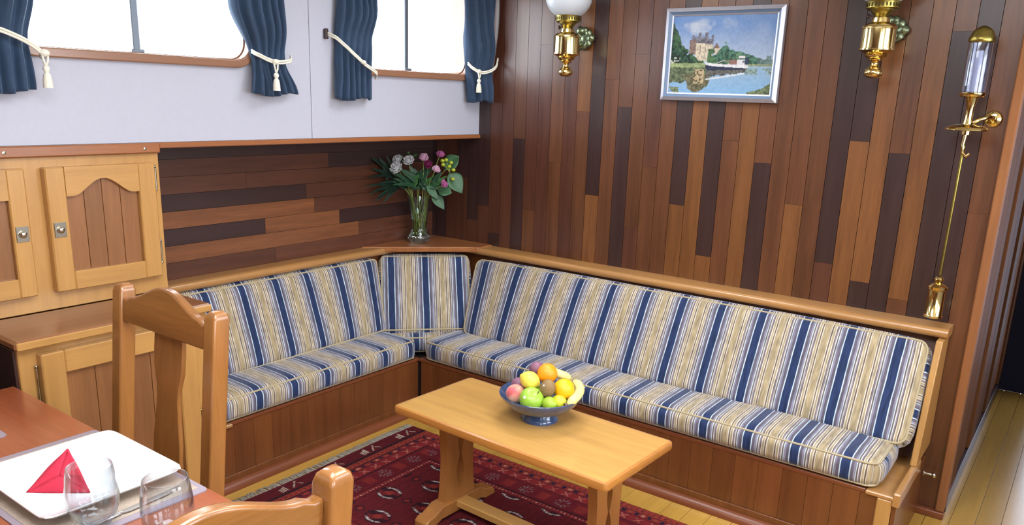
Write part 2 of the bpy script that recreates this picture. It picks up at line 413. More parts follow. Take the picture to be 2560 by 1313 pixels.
obj('pane', MB().box(2.09, 2.63, 2.093, 2.097, 0.20, 1.90), panemat('grey_tinted_glass', 0.03, (186,190,200)), dr_)
# window wall: two white panels with rounded openings
def rrect(y0, y1, z0, z1, r, n=8):
    pts = []
    for (cy, cz, a0) in ((y1-r, z1-r, 0), (y0+r, z1-r, 90), (y0+r, z0+r, 180), (y1-r, z0+r, 270)):
        for i in range(n+1):
            a = math.radians(a0+90*i/n); pts.append((cy+r*math.cos(a), cz+r*math.sin(a)))
    return pts
def ring(mb, inner, outer, x0, x1):
    n = len(inner); vs = []
    for x in (x0, x1):
        vs += [(x, p[0], p[1]) for p in outer]+[(x, p[0], p[1]) for p in inner]
    fs = []
    for i in range(n):
        j = (i+1) % n
        fs += [(i, j, n+j, n+i), (2*n+i, 3*n+i, 3*n+j, 2*n+j), (i, 2*n+i, 2*n+j, j), (n+i, n+j, 3*n+j, 3*n+i)]
    return mb.add(vs, fs)
def panel_with_hole(mb, y0, y1, z0, z1, hole, x0, x1):
    """wall panel: ring from the rounded hole out to the panel's outline"""
    cy = sum(p[0] for p in hole)/len(hole); cz = sum(p[1] for p in hole)/len(hole)
    outer = []
    for (py, pz) in hole:
        dy, dz = py-cy, pz-cz; t = 1e9
        if dy > 1e-9: t = min(t, (y1-cy)/dy)
        if dy < -1e-9: t = min(t, (y0-cy)/dy)
        if dz > 1e-9: t = min(t, (z1-cz)/dz)
        if dz < -1e-9: t = min(t, (z0-cz)/dz)
        outer.append((cy+dy*t, cz+dz*t))
    # snap nearest outline points to the four corners
    for c in ((y0, z0), (y1, z0), (y1, z1), (y0, z1)):
        i = min(range(len(outer)), key=lambda i: (outer[i][0]-c[0])**2+(outer[i][1]-c[1])**2); outer[i] = c
    return ring(mb, hole, outer, x0, x1)
WIN = [(-2.43, -1.475, 1.755, 2.275), (-0.96, -0.075, 1.755, 2.275)]
def inset(wn, d): return (wn[0]+d, wn[1]-d, wn[2]+d, wn[3]-d)
wl = struct(obj('wall_left', MB().box(-1.12, -1.080, -5.7, 0.05, 0, 1.47), DARKGAP), 'boat side wall with windows', 'wall')
hw = [rrect(*inset(wn, 0.02), 0.08) for wn in WIN]
obj('white_panel', panel_with_hole(MB(), -2.9, -1.1915, 1.47, CEIL, hw[0], -0.87, XW), WALLW, wl)
obj('white_panel', panel_with_hole(MB(), -1.1885, 0.0, 1.47, CEIL, hw[1], -0.87, XW), WALLW, wl)
obj('white_panel', MB().box(-0.80, XW, -5.7, -2.902, 1.47, CEIL), WALLW, wl)
rows = [(H_MID, -1.15, H_MID), (H_LIGHT, -0.6, H_MID), (H_DARK, -1.205, H_LIGHT), (H_LIGHT, -0.9, H_MID), (H_DARK, -0.95, H_MID), (H_MID, -1.3, H_MID), (H_MID, -0.8, H_DARK), (H_DARK, -1.0, H_DARK)]  # bottom row first; top row all dark, overhang shade put into its tone
for i in range(8):
    z0 = 0.846+i*0.075
    ml, br, mr_ = rows[i]
    segs = [(-1.93, br, ml), (br, 0.0, mr_)]
    if i == 2: segs = [(-1.93, -1.205, H_DARK), (-1.205, -0.735, H_LIGHT), (-0.735, 0.0, H_DARK)]
    for (ya, yb, m) in segs:
        obj('plank', MB().box(-1.078, HULL, ya+0.0006, yb-0.0006, z0+0.0007, z0+0.0743), m, wl)
struct(obj('trim_2', MB().box(-1.075, XW+0.012, -1.925, 0.0, 1.448, 1.469, 0.003), TRIM_Y), 'narrow brown trim under the white wall above the planked recess', 'trim')
tr3 = struct(obj('trim_3', MB().box(-0.80, XW+0.022, -3.9, -1.927, 1.432, 1.469, 0.004), TRIM_Y), 'brown trim board along the top of the cabinets', 'trim')
for y in (-1.988, -2.463, -2.94): obj('screw', MB().lathe([(0.001,0.003), (0.006,0.002), (0.007,0)], seg=10, T=Matrix.Translation((XW+0.0215, y, 1.449)) @ Matrix.Rotation(math.pi/2, 4, 'Y')), NICKEL, tr3)
# windows
FRAME_W = wood('window_frame_wood', (142,100,76), 'y', 0.3, 0.16, 0.03, 0.4)
mull_y = [-1.915, -0.475]
for i, wn in enumerate(WIN):
    r_ = thing('window_%d' % (i+1), (XW, (wn[0]+wn[1])/2, wn[2]), 'wood-framed window with rounded corners, %s' % ('wide one at the left' if i == 0 else 'narrower one beside the planked bulkhead'), 'window'); r_['kind'] = 'structure'
    obj('window_frame', ring(MB(), rrect(*inset(wn, 0.032), 0.07), rrect(*wn, 0.1), -0.742, XW+0.022), FRAME_W, r_, bevel=0.005)
    obj('window_lining', ring(MB(), rrect(*inset(wn, 0.036), 0.066), rrect(*inset(wn, 0.022), 0.08), -0.87, -0.742), FRAME_W, r_)
    my = mull_y[i]
    obj('mullion', MB().box(-0.85, -0.825, my-0.014, my+0.014, wn[2]+0.03, wn[3]-0.03, 0.003), ALU, r_)
    obj('sliding_catch', MB().box(-0.825, -0.808, my-0.03, my+0.02, wn[2]+0.036, wn[2]+0.05, 0.003), ALU, r_)
    obj('pane', MB().box(-0.847, -0.843, wn[0]+0.03, my-0.014, wn[2]+0.03, wn[3]-0.03), PANE, r_)
    obj('pane', MB().box(-0.837, -0.833, my+0.014, wn[1]-0.03, wn[2]+0.03, wn[3]-0.03), PANE, r_)
# far side wall with its windows, end wall, ceiling with roof hatches
ww = MB(); ys = sorted([-5.7, 0.05]+[y for p in FARWIN for y in p])
ww.box(3.30, 3.36, -5.7, 0.05, 0, 1.30).box(3.30, 3.36, -5.7, 0.05, 2.15, CEIL)
for a, b_ in zip(ys[0::2], ys[1::2]): ww.box(3.30, 3.36, a, b_, 1.30, 2.15)
rw_ = struct(obj('wall_right', ww, WALLW), 'white wall of the opposite side with windows', 'wall')
struct(obj('wall_front', MB().box(-1.15, 3.36, -5.72, -5.66, 0, CEIL), P_MID), 'wooden bulkhead behind the dining table', 'wall')
cm = MB(); xs = [-1.15, 3.4]
def slab(x0, x1, y0, y1, holes):
    bx = sorted({x0, x1, *[h[0] for h in holes], *[h[1] for h in holes]}); by = sorted({y0, y1, *[h[2] for h in holes], *[h[3] for h in holes]})
    for a, b_ in zip(bx, bx[1:]):
        for c, d in zip(by, by[1:]):
            mx_, my_ = (a+b_)/2, (c+d)/2
            if any(h[0] < mx_ < h[1] and h[2] < my_ < h[3] for h in holes): continue
            cm.box(a, b_, c, d, CEIL, CEIL+0.05)
slab(-1.15, 3.4, -5.72, 2.2, HATCHES)
struct(obj('ceiling', cm, CEILM), 'pale ceiling with roof hatches, one of them added for light', 'ceiling')

# ------------------------------------------------------------------ corner bench (built in, one thing)
B = thing('corner_bench', (-0.6, -0.6, 0), 'built-in L-shaped corner bench with planked front and honey-coloured back rail', 'bench')
# right run: front y=-0.585, left run: front x=-0.62
x = -0.615; i = 0
while x < 1.70:
    x1 = min(x+0.098, 1.70)
    obj('plank', MB().box(x+0.0006, x1-0.0006, -0.585, -0.573, 0.03, 0.283), BENCH_Z, B); x = x1
y = -1.93
while y < -0.60:
    y1 = min(y+0.098, -0.59)
    obj('plank', MB().box(-0.645, -0.633, y+0.0006, y1-0.0006, 0.03, 0.283), BENCH_Z, B); y = y1
obj('carcass', MB().box(-1.06, -0.646, -1.93, -0.572, 0.0, 0.282).box(-1.06, 1.74, -0.572, -0.01, 0.0, 0.282), DARKGAP, B)
obj('seat_board', MB().box(-1.06, -0.634, -1.92, -0.575, 0.283, 0.300, 0.003), MOULD_Y, B)
obj('seat_board', MB().box(-0.633, 1.655, -0.588, -0.01, 0.283, 0.300, 0.003), MOULD_X, B)
obj('seat_board', MB().box(1.656, 1.765, -0.598, -0.01, 0.283, 0.300, 0.004), RAIL_X, B)
obj('seat_board', MB().box(-0.70, -0.618, -1.93, -1.745, 0.283, 0.299, 0.004), RAIL_Y, B)
obj('baseboard', MB().box(-0.634, -0.626, -1.93, -0.59, 0.0, 0.062, 0.002), BENCH_Z, B)
obj('baseboard', MB().box(-0.626, 1.70, -0.593, -0.586, 0.0, 0.062, 0.002), BENCH_Z, B)
def quarter(r, n=6): return [(0,0)]+[(r*math.cos(math.pi/2*i/n), r*math.sin(math.pi/2*i/n)) for i in range(n+1)]
q = quarter(0.034)
obj('moulding', MB().prism([(-0.626+a, b_) for a, b_ in q], 'y', -1.93, -0.595), MOULD_Y, B, smooth=40)
obj('moulding', MB().prism([(-0.593-a, b_) for a, b_ in q], 'x', -0.62, 1.72), MOULD_X, B, smooth=40)
# corner post and end panel at the passage end
obj('corner_post', MB().box(1.70, 1.752, -0.597, -0.545, 0.0, 0.283, 0.004), OAK_Z, B)
obj('end_rail', MB().box(1.752, 1.778, -0.60, -0.20, 0.262, 0.318, 0.005), RAIL_Y, B)
obj('end_panel', MB().box(1.752, 1.768, -0.585, -0.01, 0.0, 0.262, 0.002), BENCH_Z, B)
obj('end_panel', MB().prism([(-0.01, 0.318), (-0.300, 0.318), (-0.165, 0.806), (-0.01, 0.806)], 'x', 1.75, 1.775), OAK_Z, B, bevel=0.004)
# sloping back boards behind the cushions
obj('backboard', MB().prism([(-0.175, 0.30), (-0.155, 0.30), (-0.015, 0.80), (-0.035, 0.80)], 'x', -0.9, 1.75), BENCH_Z, B)
obj('backboard', MB().prism([(-0.96, 0.30), (-0.94, 0.30), (-1.04, 0.80), (-1.06, 0.80)], 'y', -1.93, -0.2), BENCH_Z, B)
# rails
def nose(w, z0, z1, n=7):
    """profile: back edge at 0, rounded nose at distance w"""
    r = (z1-z0)/2; pts = [(0, z0), (0, z1)]
    for i in range(n+1):
        a = math.pi/2-math.pi*i/n; pts.append((w-r+r*math.cos(a), (z0+z1)/2+r*math.sin(a)))
    return pts
obj('back_rail', MB().prism([(-a-0.001, b_) for a, b_ in nose(0.125, 0.806, 0.846)], 'x', -0.90, 1.782), RAIL_X, B, smooth=40)
obj('back_rail', MB().prism([(HULL+a, b_) for a, b_ in nose(0.10, 0.806, 0.846)], 'y', -1.93, -0.2), RAIL_Y, B, smooth=40)
# diagonal corner cap carrying the vase
CAPM = wood('corner_cap_wood', (160,100,58), 'x', 0.28, 0.2, 0.02, 0.45)
cap = [(-1.066, -0.004), (-1.066, -0.59), (-1.035, -0.565), (-0.64, -0.150), (-0.60, -0.135), (-0.60, -0.004)]
obj('corner_cap', MB().prism(cap, 'z', 0.822, 0.853), CAPM, B, bevel=0.006)

# ------------------------------------------------------------------ cushions
def cushion(name, label, c, ex, ey, ez, L, W, T, r=0.03, puff=0.012, u0=0.0, group=None, sag=0.0, crn=0.022, skew=(0.0, 0.0)):
    ex, ey, ez = Vector(ex).normalized(), Vector(ey).normalized(), Vector(ez).normalized(); c = Vector(c)
    h = (L/2, W/2, T/2)
    def axis(hh, n):
        e = [0, .12, .3, .6, 1.0]
        a = [-hh+r*t for t in e]; m = [(-hh+r)+(2*(hh-r))*i/n for i in range(1, n)]
        return a+m+[-t for t in a[::-1]]
    ax = [axis(h[0], max(10, int(L/0.05))), axis(h[1], 10), axis(h[2], 3)]
    verts = []; uvs = []; vid = {}; faces = []; fu = []
    def warp(x, y):   # ends cut on the slant: the upper edge reaches further out than the lower one
        t = y/W+0.5
        return x-skew[0]*t*max(0.0, 1-(x+h[0])/0.35)+skew[1]*t*max(0.0, 1-(h[0]-x)/0.35)
    def vert(p):
        key = tuple(round(t, 5) for t in p)
        if key in vid: return vid[key]
        # round the plan outline's corners and all edges
        inn = [max(-(h[k]-r), min(h[k]-r, p[k])) for k in range(3)]
        d = Vector([p[k]-inn[k] for k in range(3)])
        q_ = Vector(inn)+(d.normalized()*r if d.length > 1e-9 else d)
        fx = 1-min(1, abs(p[0])/h[0])**6; fy = 1-min(1, abs(p[1])/h[1])**4; fz = 1-min(1, abs(p[2])/h[2])**4
        if abs(p[2]) > h[2]*0.5: q_.z += (1 if p[2] > 0 else -1)*puff*fx*fy
        if p[2] > 0: q_.z -= sag*(0.5+0.5*math.sin(p[0]*5.0+u0*9))*fx*fy
        q_.y += (1 if p[1] > 0 else -1)*0.012*fz*fx*(1 if abs(p[1]) > h[1]*0.9 else 0)
        q_.x += (1 if p[0] > 0 else -1)*0.010*fz*fy*(1 if abs(p[0]) > h[0]-r else 0)
        # pull in the four plan corners
        cx = max(0, abs(p[0])-(h[0]-crn))/crn; cy = max(0, abs(p[1])-(h[1]-crn))/crn
        k_ = min(cx, cy)
        if k_ > 0:
            q_.x -= (1 if p[0] > 0 else -1)*0.35*crn*k_*cx; q_.y -= (1 if p[1] > 0 else -1)*0.35*crn*k_*cy
        q_.x = warp(q_.x, q_.y)
        vid[key] = len(verts); verts.append(c+ex*q_.x+ey*q_.y+ez*q_.z); uvs.append(p)
        return vid[key]
    for a in range(3):
        k1, k2 = (a+1) % 3, (a+2) % 3
        for sg in (-1, 1):
            A, Bx = ax[k1], ax[k2]
            for i in range(len(A)-1):
                for j in range(len(Bx)-1):
                    ids = []; pu = []
                    for (ii, jj) in ((i,j), (i+1,j), (i+1,j+1), (i,j+1)):
                        p = [0,0,0]; p[a] = sg*h[a]; p[k1] = A[ii]; p[k2] = Bx[jj]
                        ids.append(vert(p))
                        u = p[0]
                        if a == 0: u = p[0]+p[1]*sg*(-1)
                        pu.append((u+L/2+u0, p[1] if a != 1 else p[1]+p[2]))
                    if sg < 0: ids = ids[::-1]; pu = pu[::-1]
                    faces.append(ids); fu.append(pu)
    org = c-ez*(T/2)
    me = bpy.data.meshes.new(name); me.from_pydata([tuple(v-org) for v in verts], [], faces)
    uvl = me.uv_layers.new(name='stripe'); flat = [t for pu in fu for uvv in pu for t in uvv]; uvl.data.foreach_set('uv', flat)
    me.materials.append(VELVET)
    for p in me.polygons: p.use_smooth = True
    me.update()
    o = bpy.data.objects.new(name, me); COL.objects.link(o); o.location = org
    tag(o, label, 'cushion', group)
    # piping cords round both faces
    for sgn in (1, -1):
        ox, oy, oz = h[0]-r*0.29, h[1]-r*0.29, h[2]-r*0.26
        cr = max(0.016, crn*0.9); path = []
        for (cx, cy, a0) in ((ox-cr, oy-cr, 0), (-ox+cr, oy-cr, 90), (-ox+cr, -oy+cr, 180), (ox-cr, -oy+cr, 270)):
            for i in range(6):
                t = math.radians(a0+90*i/5); path.append((cx+cr*math.cos(t), cy+cr*math.sin(t)))
        # densify long sides
        pts = []
        for i in range(len(path)):
            p0, p1 = path[i], path[(i+1) % len(path)]; n = max(1, int(math.dist(p0, p1)/0.08))
            for k in range(n): pts.append((p0[0]+(p1[0]-p0[0])*k/n, p0[1]+(p1[1]-p0[1])*k/n))
        P = [tuple(c+ex*warp(a_, b_)+ey*b_+ez*(sgn*oz)) for a_, b_ in pts]
        obj('piping', MB().tube(P, 0.0048, 6, closed=True), PIPE, o, smooth=180)
    return o
CG = 'striped bench cushions'
# seat cushions
cushion('seat_cushion', 'short striped velvet seat cushion on the left run of the corner bench', (-0.805, -1.27, 0.358), (0,1,0), (-1,0,0), (0,0,1), 1.335, 0.355, 0.108, 0.03, 0.012, 0.05, CG, 0.006)
cushion('seat_cushion', 'long striped velvet seat cushion under the planked bulkhead', (0.545, -0.415, 0.358), (1,0,0), (0,1,0), (0,0,1), 2.30, 0.365, 0.108, 0.035, 0.012, 0.10, CG, 0.008, 0.05)
cushion('seat_cushion', 'small striped seat cushion filling the corner below the vase', (-0.80, -0.405, 0.349), (0.707,0.707,0), (-0.707,0.707,0), (0,0,1), 0.38, 0.33, 0.092, 0.03, 0.008, 0.02, CG)
# back cushions: c, along, up the slope, normal
def backc(label, a, b_, zb, zt, lean, T, nrm, u0, puff=0.014, crn=0.022, skew=(0.0, 0.0)):
    """a,b_ : ends (x,y) of the front face's bottom edge ; nrm : horizontal direction facing the seat"""
    a = Vector((a[0], a[1], 0)); b_ = Vector((b_[0], b_[1], 0)); n = Vector((nrm[0], nrm[1], 0)).normalized()
    up = (Vector((0,0,zt-zb))-n*lean); Wd = up.length; up.normalize(); ex = (b_-a).normalized(); ez = ex.cross(up)
    if ez.dot(n) < 0: ez = -ez
    c = (a+b_)/2+Vector((0,0,zb))+up*(Wd/2)-ez*(T/2)
    return cushion('back_cushion', label, c, ex, up, ez, (b_-a).length, Wd, T, 0.03, puff, u0, CG, 0.005, crn, skew)
backc('striped velvet back cushion on the left run, beside the cabinets', (-0.845, -1.93), (-0.845, -0.605), 0.415, 0.80, 0.135, 0.075, (1,0), 0.07, skew=(0.0, 0.06))
backc('narrow striped back cushion set diagonally below the vase', (-0.862, -0.640), (-0.520, -0.270), 0.415, 0.805, 0.20, 0.10, (0.735,-0.678), 0.128, 0.01, 0.018)
backc('very long striped back cushion along the planked bulkhead', (-0.535, -0.355), (1.735, -0.355), 0.408, 0.80, 0.21, 0.11, (0,-1), 0.12, 0.016, 0.045, (0.075, 0.0))

# ------------------------------------------------------------------ cabinets
UC = thing('wall_cabinet', (-0.722, -2.5, 0.9), 'honey-coloured wall cabinet with arched panel doors under the white wall', 'cabinet')
obj('body', MB().box(-1.07, XW, -3.9, -1.927, 0.902, 1.431, 0.002), OAK_Z, UC)
def door(y0, y1, z0, z1, xf, parent, arch, stile=0.062, stileL=0.062, railb=0.066, railt=0.10, nb=4):
    """frame-and-panel door, front at xf+0.024"""
    D = MB().box(xf, xf+0.010, y0+0.004, y1-0.004, z0+0.004, z1-0.004)
    d = obj('door', D, DARKGAP, parent)
    t = 0.034
    obj('stile', MB().box(xf, xf+t, y0, y0+stileL, z0, z1, 0.004), OAK_Z, d)
    obj('stile', MB().box(xf, xf+t, y1-stile, y1, z0, z1, 0.004), OAK_Z, d)
    obj('rail', MB().box(xf, xf+t-0.0005, y0+stileL, y1-stile, z0, z0+railb, 0.003), OAK_Y, d)
    a, b_ = y0+stileL, y1-stile; W_ = b_-a
    if arch:
        pts = [(a, z1), (a, z1-railt)]
        for i in range(1, 24):
            s_ = i/24
            bump = 0.5-0.5*math.cos(2*math.pi*min(1, max(0, (s_-0.10)/0.80)))
            pts.append((a+W_*s_, z1-railt+0.056*bump**0.8))
        pts += [(b_, z1-railt), (b_, z1)]
        obj('rail', MB().prism(pts, 'x', xf, xf+t-0.0005), OAK_Y, d)
    else:
        obj('rail', MB().box(xf, xf+t-0.0005, a, b_, z1-railt, z1, 0.003), OAK_Y, d)
    ztop = z1-railt+(0.058 if arch else 0)
    for i in range(nb):
        ya = a+W_*i/nb; obj('panel_board', MB().box(xf+0.008, xf+0.0155, ya+0.0008, ya+W_/nb-0.0008, z0+railb-0.004, ztop, 0.001), PANEL_Z, d)
    return d
def latch(y, z, xf, d):
    T = Matrix.Translation((xf, y, z)) @ Matrix.Rotation(math.pi/2, 4, 'Y')
    l = obj('latch', MB().box(xf, xf+0.003, y-0.020, y+0.020, z-0.026, z+0.026, 0.001), NICKEL, d, label='square nickel latch plate')
    obj('knob', MB().lathe([(0.001,0.016), (0.009,0.014), (0.012,0.009), (0.010,0.004), (0.014,0.001), (0.014,0)], seg=18, T=T), NICKEL, l, smooth=60)
def hinge(y, z, xf, d, h=0.075):
    hg = obj('hinge', MB().tube([(xf, y, z-h/2), (xf, y, z+h/2)], 0.0042, 8), NICKEL, d, smooth=60)
    for s_ in (-1, 1): obj('finial', MB().ball((xf, y, z+s_*(h/2+0.005)), 0.0055, seg=8, rings=6), NICKEL, hg, smooth=180)
d1 = door(-2.352, -1.962, 0.967, 1.397, XW, UC, True, 0.066, 0.064)
latch(-2.322, 1.185, XW+0.034, d1); hinge(-1.956, 1.34, XW+0.022, d1); hinge(-1.956, 1.06, XW+0.022, d1)
d2 = door(-2.805, -2.415, 0.967, 1.397, XW, UC, True, 0.056, 0.066)
latch(-2.443, 1.183, XW+0.034, d2)
door(-3.26, -2.87, 0.967, 1.397, XW, UC, True)
LC = thing('base_cabinet', (-0.72, -2.28, 0), 'low base cabinet with plank-panelled door beside the bench', 'cabinet')
obj('body', MB().box(-1.06, -0.445, -2.598, -1.945, 0.0, 0.866, 0.003), OAK_Z, LC)
obj('side_panel', MB().box(-1.06, -0.46, -2.606, -2.598, 0.0, 0.866, 0.001), P_DARK, LC)
ld = door(-2.545, -2.012, 0.12, 0.846, -0.445, LC, False, 0.075, 0.072, 0.08, 0.075, 4)
hinge(-2.552, 0.72, -0.437, ld, 0.16)
obj('catch', MB().box(-0.445, -0.428, -2.010, -1.992, 0.43, 0.495, 0.002), BRASSD, ld)
ct = obj('cabinet_worktop', MB().box(-0.722, -0.418, -2.612, -1.935, 0.868, 0.901, 0.009), CHERRY_Y); tag(ct, 'reddish wooden worktop on the base cabinet with pale front lip', 'worktop')
obj('front_lip', MB().box(-0.421, -0.414, -2.608, -1.939, 0.871, 0.897, 0.003), OAK_Y, ct)

# ------------------------------------------------------------------ coffee table
T0 = Vector((0.592, -1.299, 0)); TR = math.atan2(-0.036, 0.979)
CT = thing('coffee_table', tuple(T0), 'honey-coloured trestle coffee table on the red rug', 'table')
def rbox(x0, x1, y0, y1, r, n=5):
    pts = []
    for (cx, cy, a0) in ((x1-r, y1-r, 0), (x0+r, y1-r, 90), (x0+r, y0+r, 180), (x1-r, y0+r, 270)):
        for i in range(n+1):
            a = math.radians(a0+90*i/n); pts.append((cx+r*math.cos(a), cy+r*math.sin(a)))
    return pts
TT = Matrix.Translation(T0)
obj('tabletop', MB().prism(rbox(-0.480, 0.480, -0.216, 0.216, 0.010), 'z', 0.470, 0.5005, TT), CT_X, CT)
_o = rbox(-0.492, 0.492, -0.228, 0.228, 0.020); _i = rbox(-0.4802, 0.4802, -0.2162, 0.2162, 0.010); _n = len(_o); _vs = []; _fs = []
for (_p, _z) in ((_i, 0.5005), ([(a*0.996, b_*0.992) for a, b_ in _o], 0.4985), (_o, 0.492), (_o, 0.478), ([(a*0.996, b_*0.992) for a, b_ in _o], 0.4715), (_i, 0.470)):
    _vs += [tuple(TT @ Vector((a, b_, _z))) for a, b_ in _p]
for l in range(5):
    for k in range(_n): _fs.append((l*_n+k, l*_n+(k+1) % _n, (l+1)*_n+(k+1) % _n, (l+1)*_n+k))
obj('edge_lipping', MB().add(_vs, _fs), CT_EDGE, CT, smooth=50)
def leg_mesh(lx):
    mb = MB()
    def hw(z): t = (z-0.065)/0.40; return 0.078+0.016*abs(2*t-0.9)**1.6
    def slot(z):
        t = (z-0.065)/0.40
        if t < 0.14 or t > 0.86: return 0.0
        s_ = (t-0.14)/0.72
        return 0.004+0.017*abs(math.sin(2*math.pi*s_))**0.9*(1.0 if s_ < .5 else .8)
    zs = [0.065+0.40*i/40 for i in range(41)]
    for sg in (-1, 1):
        poly = [(sg*hw(z), z) for z in zs]+[(sg*slot(z), z) for z in zs[::-1]]
        mb.prism(poly, 'x', lx-0.019, lx+0.019, TT)
    return mb
for lx in (-0.355, 0.355):
    obj('leg', leg_mesh(lx), CT_Z, CT)
    prof = [(-0.21, 0.0), (-0.21, 0.022), (-0.195, 0.036), (-0.165, 0.040), (-0.14, 0.052), (-0.115, 0.066), (0.115, 0.066), (0.14, 0.052), (0.165, 0.040), (0.195, 0.036), (0.21, 0.022), (0.21, 0.0), (0.15, 0.0), (0.12, 0.012), (-0.12, 0.012), (-0.15, 0.0)]
    prof = [(a, b_+0.010) for a, b_ in prof]
    obj('foot', MB().prism(prof, 'x', lx-0.034, lx+0.034, TT), CT_Z, CT, bevel=0.004)
    obj('bearer', MB().box(lx-0.03, lx+0.03, -0.17, 0.17, 0.44, 0.468, 0.004, T=TT), CT_Z, CT)
obj('stretcher', MB().box(-0.345, 0.345, -0.032, 0.032, 0.040, 0.072, 0.004, T=TT), CT_X, CT)
CT.rotation_euler = (0, 0, TR)

# ------------------------------------------------------------------ rug
def paint_grid(name, nx, ny, fpos, colors, mat, parent):
    vs = fpos
    fs = [(i*(ny+1)+j, (i+1)*(ny+1)+j, (i+1)*(ny+1)+j+1, i*(ny+1)+j+1) for i in range(nx) for j in range(ny)]
    me = bpy.data.meshes.new(name); me.from_pydata(vs, [], fs)
    at = me.color_attributes.new('paint', 'FLOAT_COLOR', 'POINT')
    at.data.foreach_set('color', np.concatenate([colors, np.ones((len(colors), 1))], 1).astype(np.float32).ravel())
    me.materials.append(mat); me.update()
    o = bpy.data.objects.new(name, me); COL.objects.link(o); o.parent = parent
    return o
def L3(c): return np.array(lin(c)[:3])
RX0, RX1, RY0, RY1 = -0.490, 1.42, -1.905, -0.775
RUG = thing('rug', ((RX0+RX1)/2, (RY0+RY1)/2, 0), 'dark red oriental rug with rows of small medallions under the coffee table', 'rug')
def rug():
    LX, LY = RX1-RX0, RY1-RY0; nx, ny = int(LX/0.0042), int(LY/0.0042)
    gx, gy = np.meshgrid(np.linspace(0, LX, nx+1), np.linspace(0, LY, ny+1), indexing='ij')
    X = gx.ravel(); Y = (LY-gy).ravel()       # Y: distance from the bench-side edge
    de = np.minimum(X, LX-X); ds = np.minimum(Y, LY-Y)
    d = np.minimum(ds, de-0.085)
    along = np.where(ds < de-0.085, X, Y)
    C = np.tile(L3((104,24,34)), (len(X), 1))
    def put(mask, c): C[mask] = L3(c)
    put(d < 0.30, (112,26,36))
    # bands
    put((d >= 0) & (d < 0.008), (46,16,30))
    b1 = (d >= 0.008) & (d < 0.044); put(b1, (158,62,48))
    sq = b1 & (np.abs(np.sin(along*math.pi/0.026+np.cos((d-0.026)*150)*1.1)) < 0.28) & (d > 0.014) & (d < 0.038); put(sq, (52,22,36))
    put((d >= 0.044) & (d < 0.050), (40,16,34))
    b2 = (d >= 0.050) & (d < 0.076); put(b2, (140,46,44))
    k = np.floor(along/0.030) % 4
    inn = b2 & (np.abs((along % 0.030)-0.015) < 0.009) & (np.abs(d-0.063) < 0.009)
    put(inn & (k == 0), (26,24,56)); put(inn & (k == 1), (190,120,100)); put(inn & (k == 2), (30,26,50)); put(inn & (k == 3), (160,70,56))
    put((d >= 0.076) & (d < 0.082), (40,16,32))
    b3 = (d >= 0.082) & (d < 0.132); put(b3, (138,38,42))
    sx = b3 & (np.abs(np.abs((along % 0.07)-0.035)-np.abs(d-0.107)) < 0.0035) & (np.abs(d-0.107) < 0.016); put(sx, (190,120,104))
    put((d >= 0.132) & (d < 0.138), (44,16,30))
    b4 = (d >= 0.138) & (d < 0.235); put(b4, (110,24,36))
    a4 = (along % 0.19)-0.095; r4 = np.hypot(a4, d-0.187); th = np.arctan2(d-0.187, a4)
    put(b4 & (r4 > 0.008) & (r4 < 0.034) & (np.abs(np.sin(th*5)) < 0.36), (150,140,142))
    put(b4 & (np.abs(np.abs(a4)-0.095) < 0.026) & (np.abs(d-0.187) < 0.03), (140,44,42))
    put((d >= 0.235) & (d < 0.242), (44,14,28))
    b5 = (d >= 0.242) & (d < 0.27); put(b5, (132,34,40)); put(b5 & ((along % 0.018) < 0.006) & (np.abs(d-0.256) < 0.004), (200,170,150))
    put((d >= 0.27) & (d < 0.276), (40,14,28))
    # end panels with pale stroke marks
    e = de < 0.085; put(e, (96,22,32)); put((de > 0.078) & (de < 0.085), (46,16,28))
    a = (Y % 0.24)-0.12; v = de-0.042
    st = e & (((np.abs(v-0.012-0.25*a) < 0.0035) | (np.abs(v+0.012-0.25*a) < 0.0035) | (np.abs(v-0.25*a) < 0.003)) & (np.abs(a-0.03) < 0.016) | ((np.abs(a-0.012) < 0.003) & (np.abs(v) < 0.022)) |
              ((np.abs(a+0.035-v*0.8) < 0.0035) & (np.abs(v) < 0.022)) | ((np.abs(a+0.055+v*0.6) < 0.003) & (v > 0) & (v < 0.022)))
    put(st, (206,196,176))
    # field of medallions
    f = d >= 0.276
    for (pu, pv, ou, ov) in ((0.21, 0.17, 0.0, 0.0),):
        row = np.floor(Y/pv); u = ((X+ou+0.105*(row % 2)) % pu)-pu/2; vv = (Y % pv)-pv/2
        rr = np.maximum(np.maximum(np.abs(u)*0.86, np.abs(vv)), (np.abs(u)*0.86+np.abs(vv))*0.74)
        put(f & (rr < 0.050), (40,16,30)); put(f & (rr < 0.043), (112,32,38)); put(f & (rr < 0.043) & (u*vv > 0), (58,18,34)); put(f & (rr < 0.018), (150,52,44))
        ring_ = f & (np.hypot(u*0.8, vv) > 0.036) & (np.hypot(u*0.8, vv) < 0.045) & (np.abs(vv) > 0.026)
        brk = np.abs(np.sin(u*170)) > 0.22
        put(ring_ & brk, (206,204,200))
        u2 = np.abs(u)-pu/2
        put(f & (np.abs(u2)+np.abs(vv) < 0.03), (70,18,34)); put(f & (np.abs(u2)+np.abs(vv) < 0.014), (150,50,44))
    n1 = rng.normal(1, 0.13, len(X)); C *= n1[:, None]
    streak = 1+0.22*np.repeat(np.sin(np.arange(nx+1)*0.7)*0.3, ny+1)
    C *= streak[:, None]
    C = np.clip(C*np.array([0.62, 0.54, 0.54]), 0, 1)
    Z = 0.010+rng.normal(0, 0.0006, len(X)); edge = (gx.ravel() < 1e-6) | (gx.ravel() > LX-1e-6) | (gy.ravel() < 1e-6) | (gy.ravel() > LY-1e-6)
    Z[edge] = 0.0005
    wob = 0.008*np.sin(gy.ravel()*5.0)*np.clip(1-gx.ravel()/0.3, 0, 1)
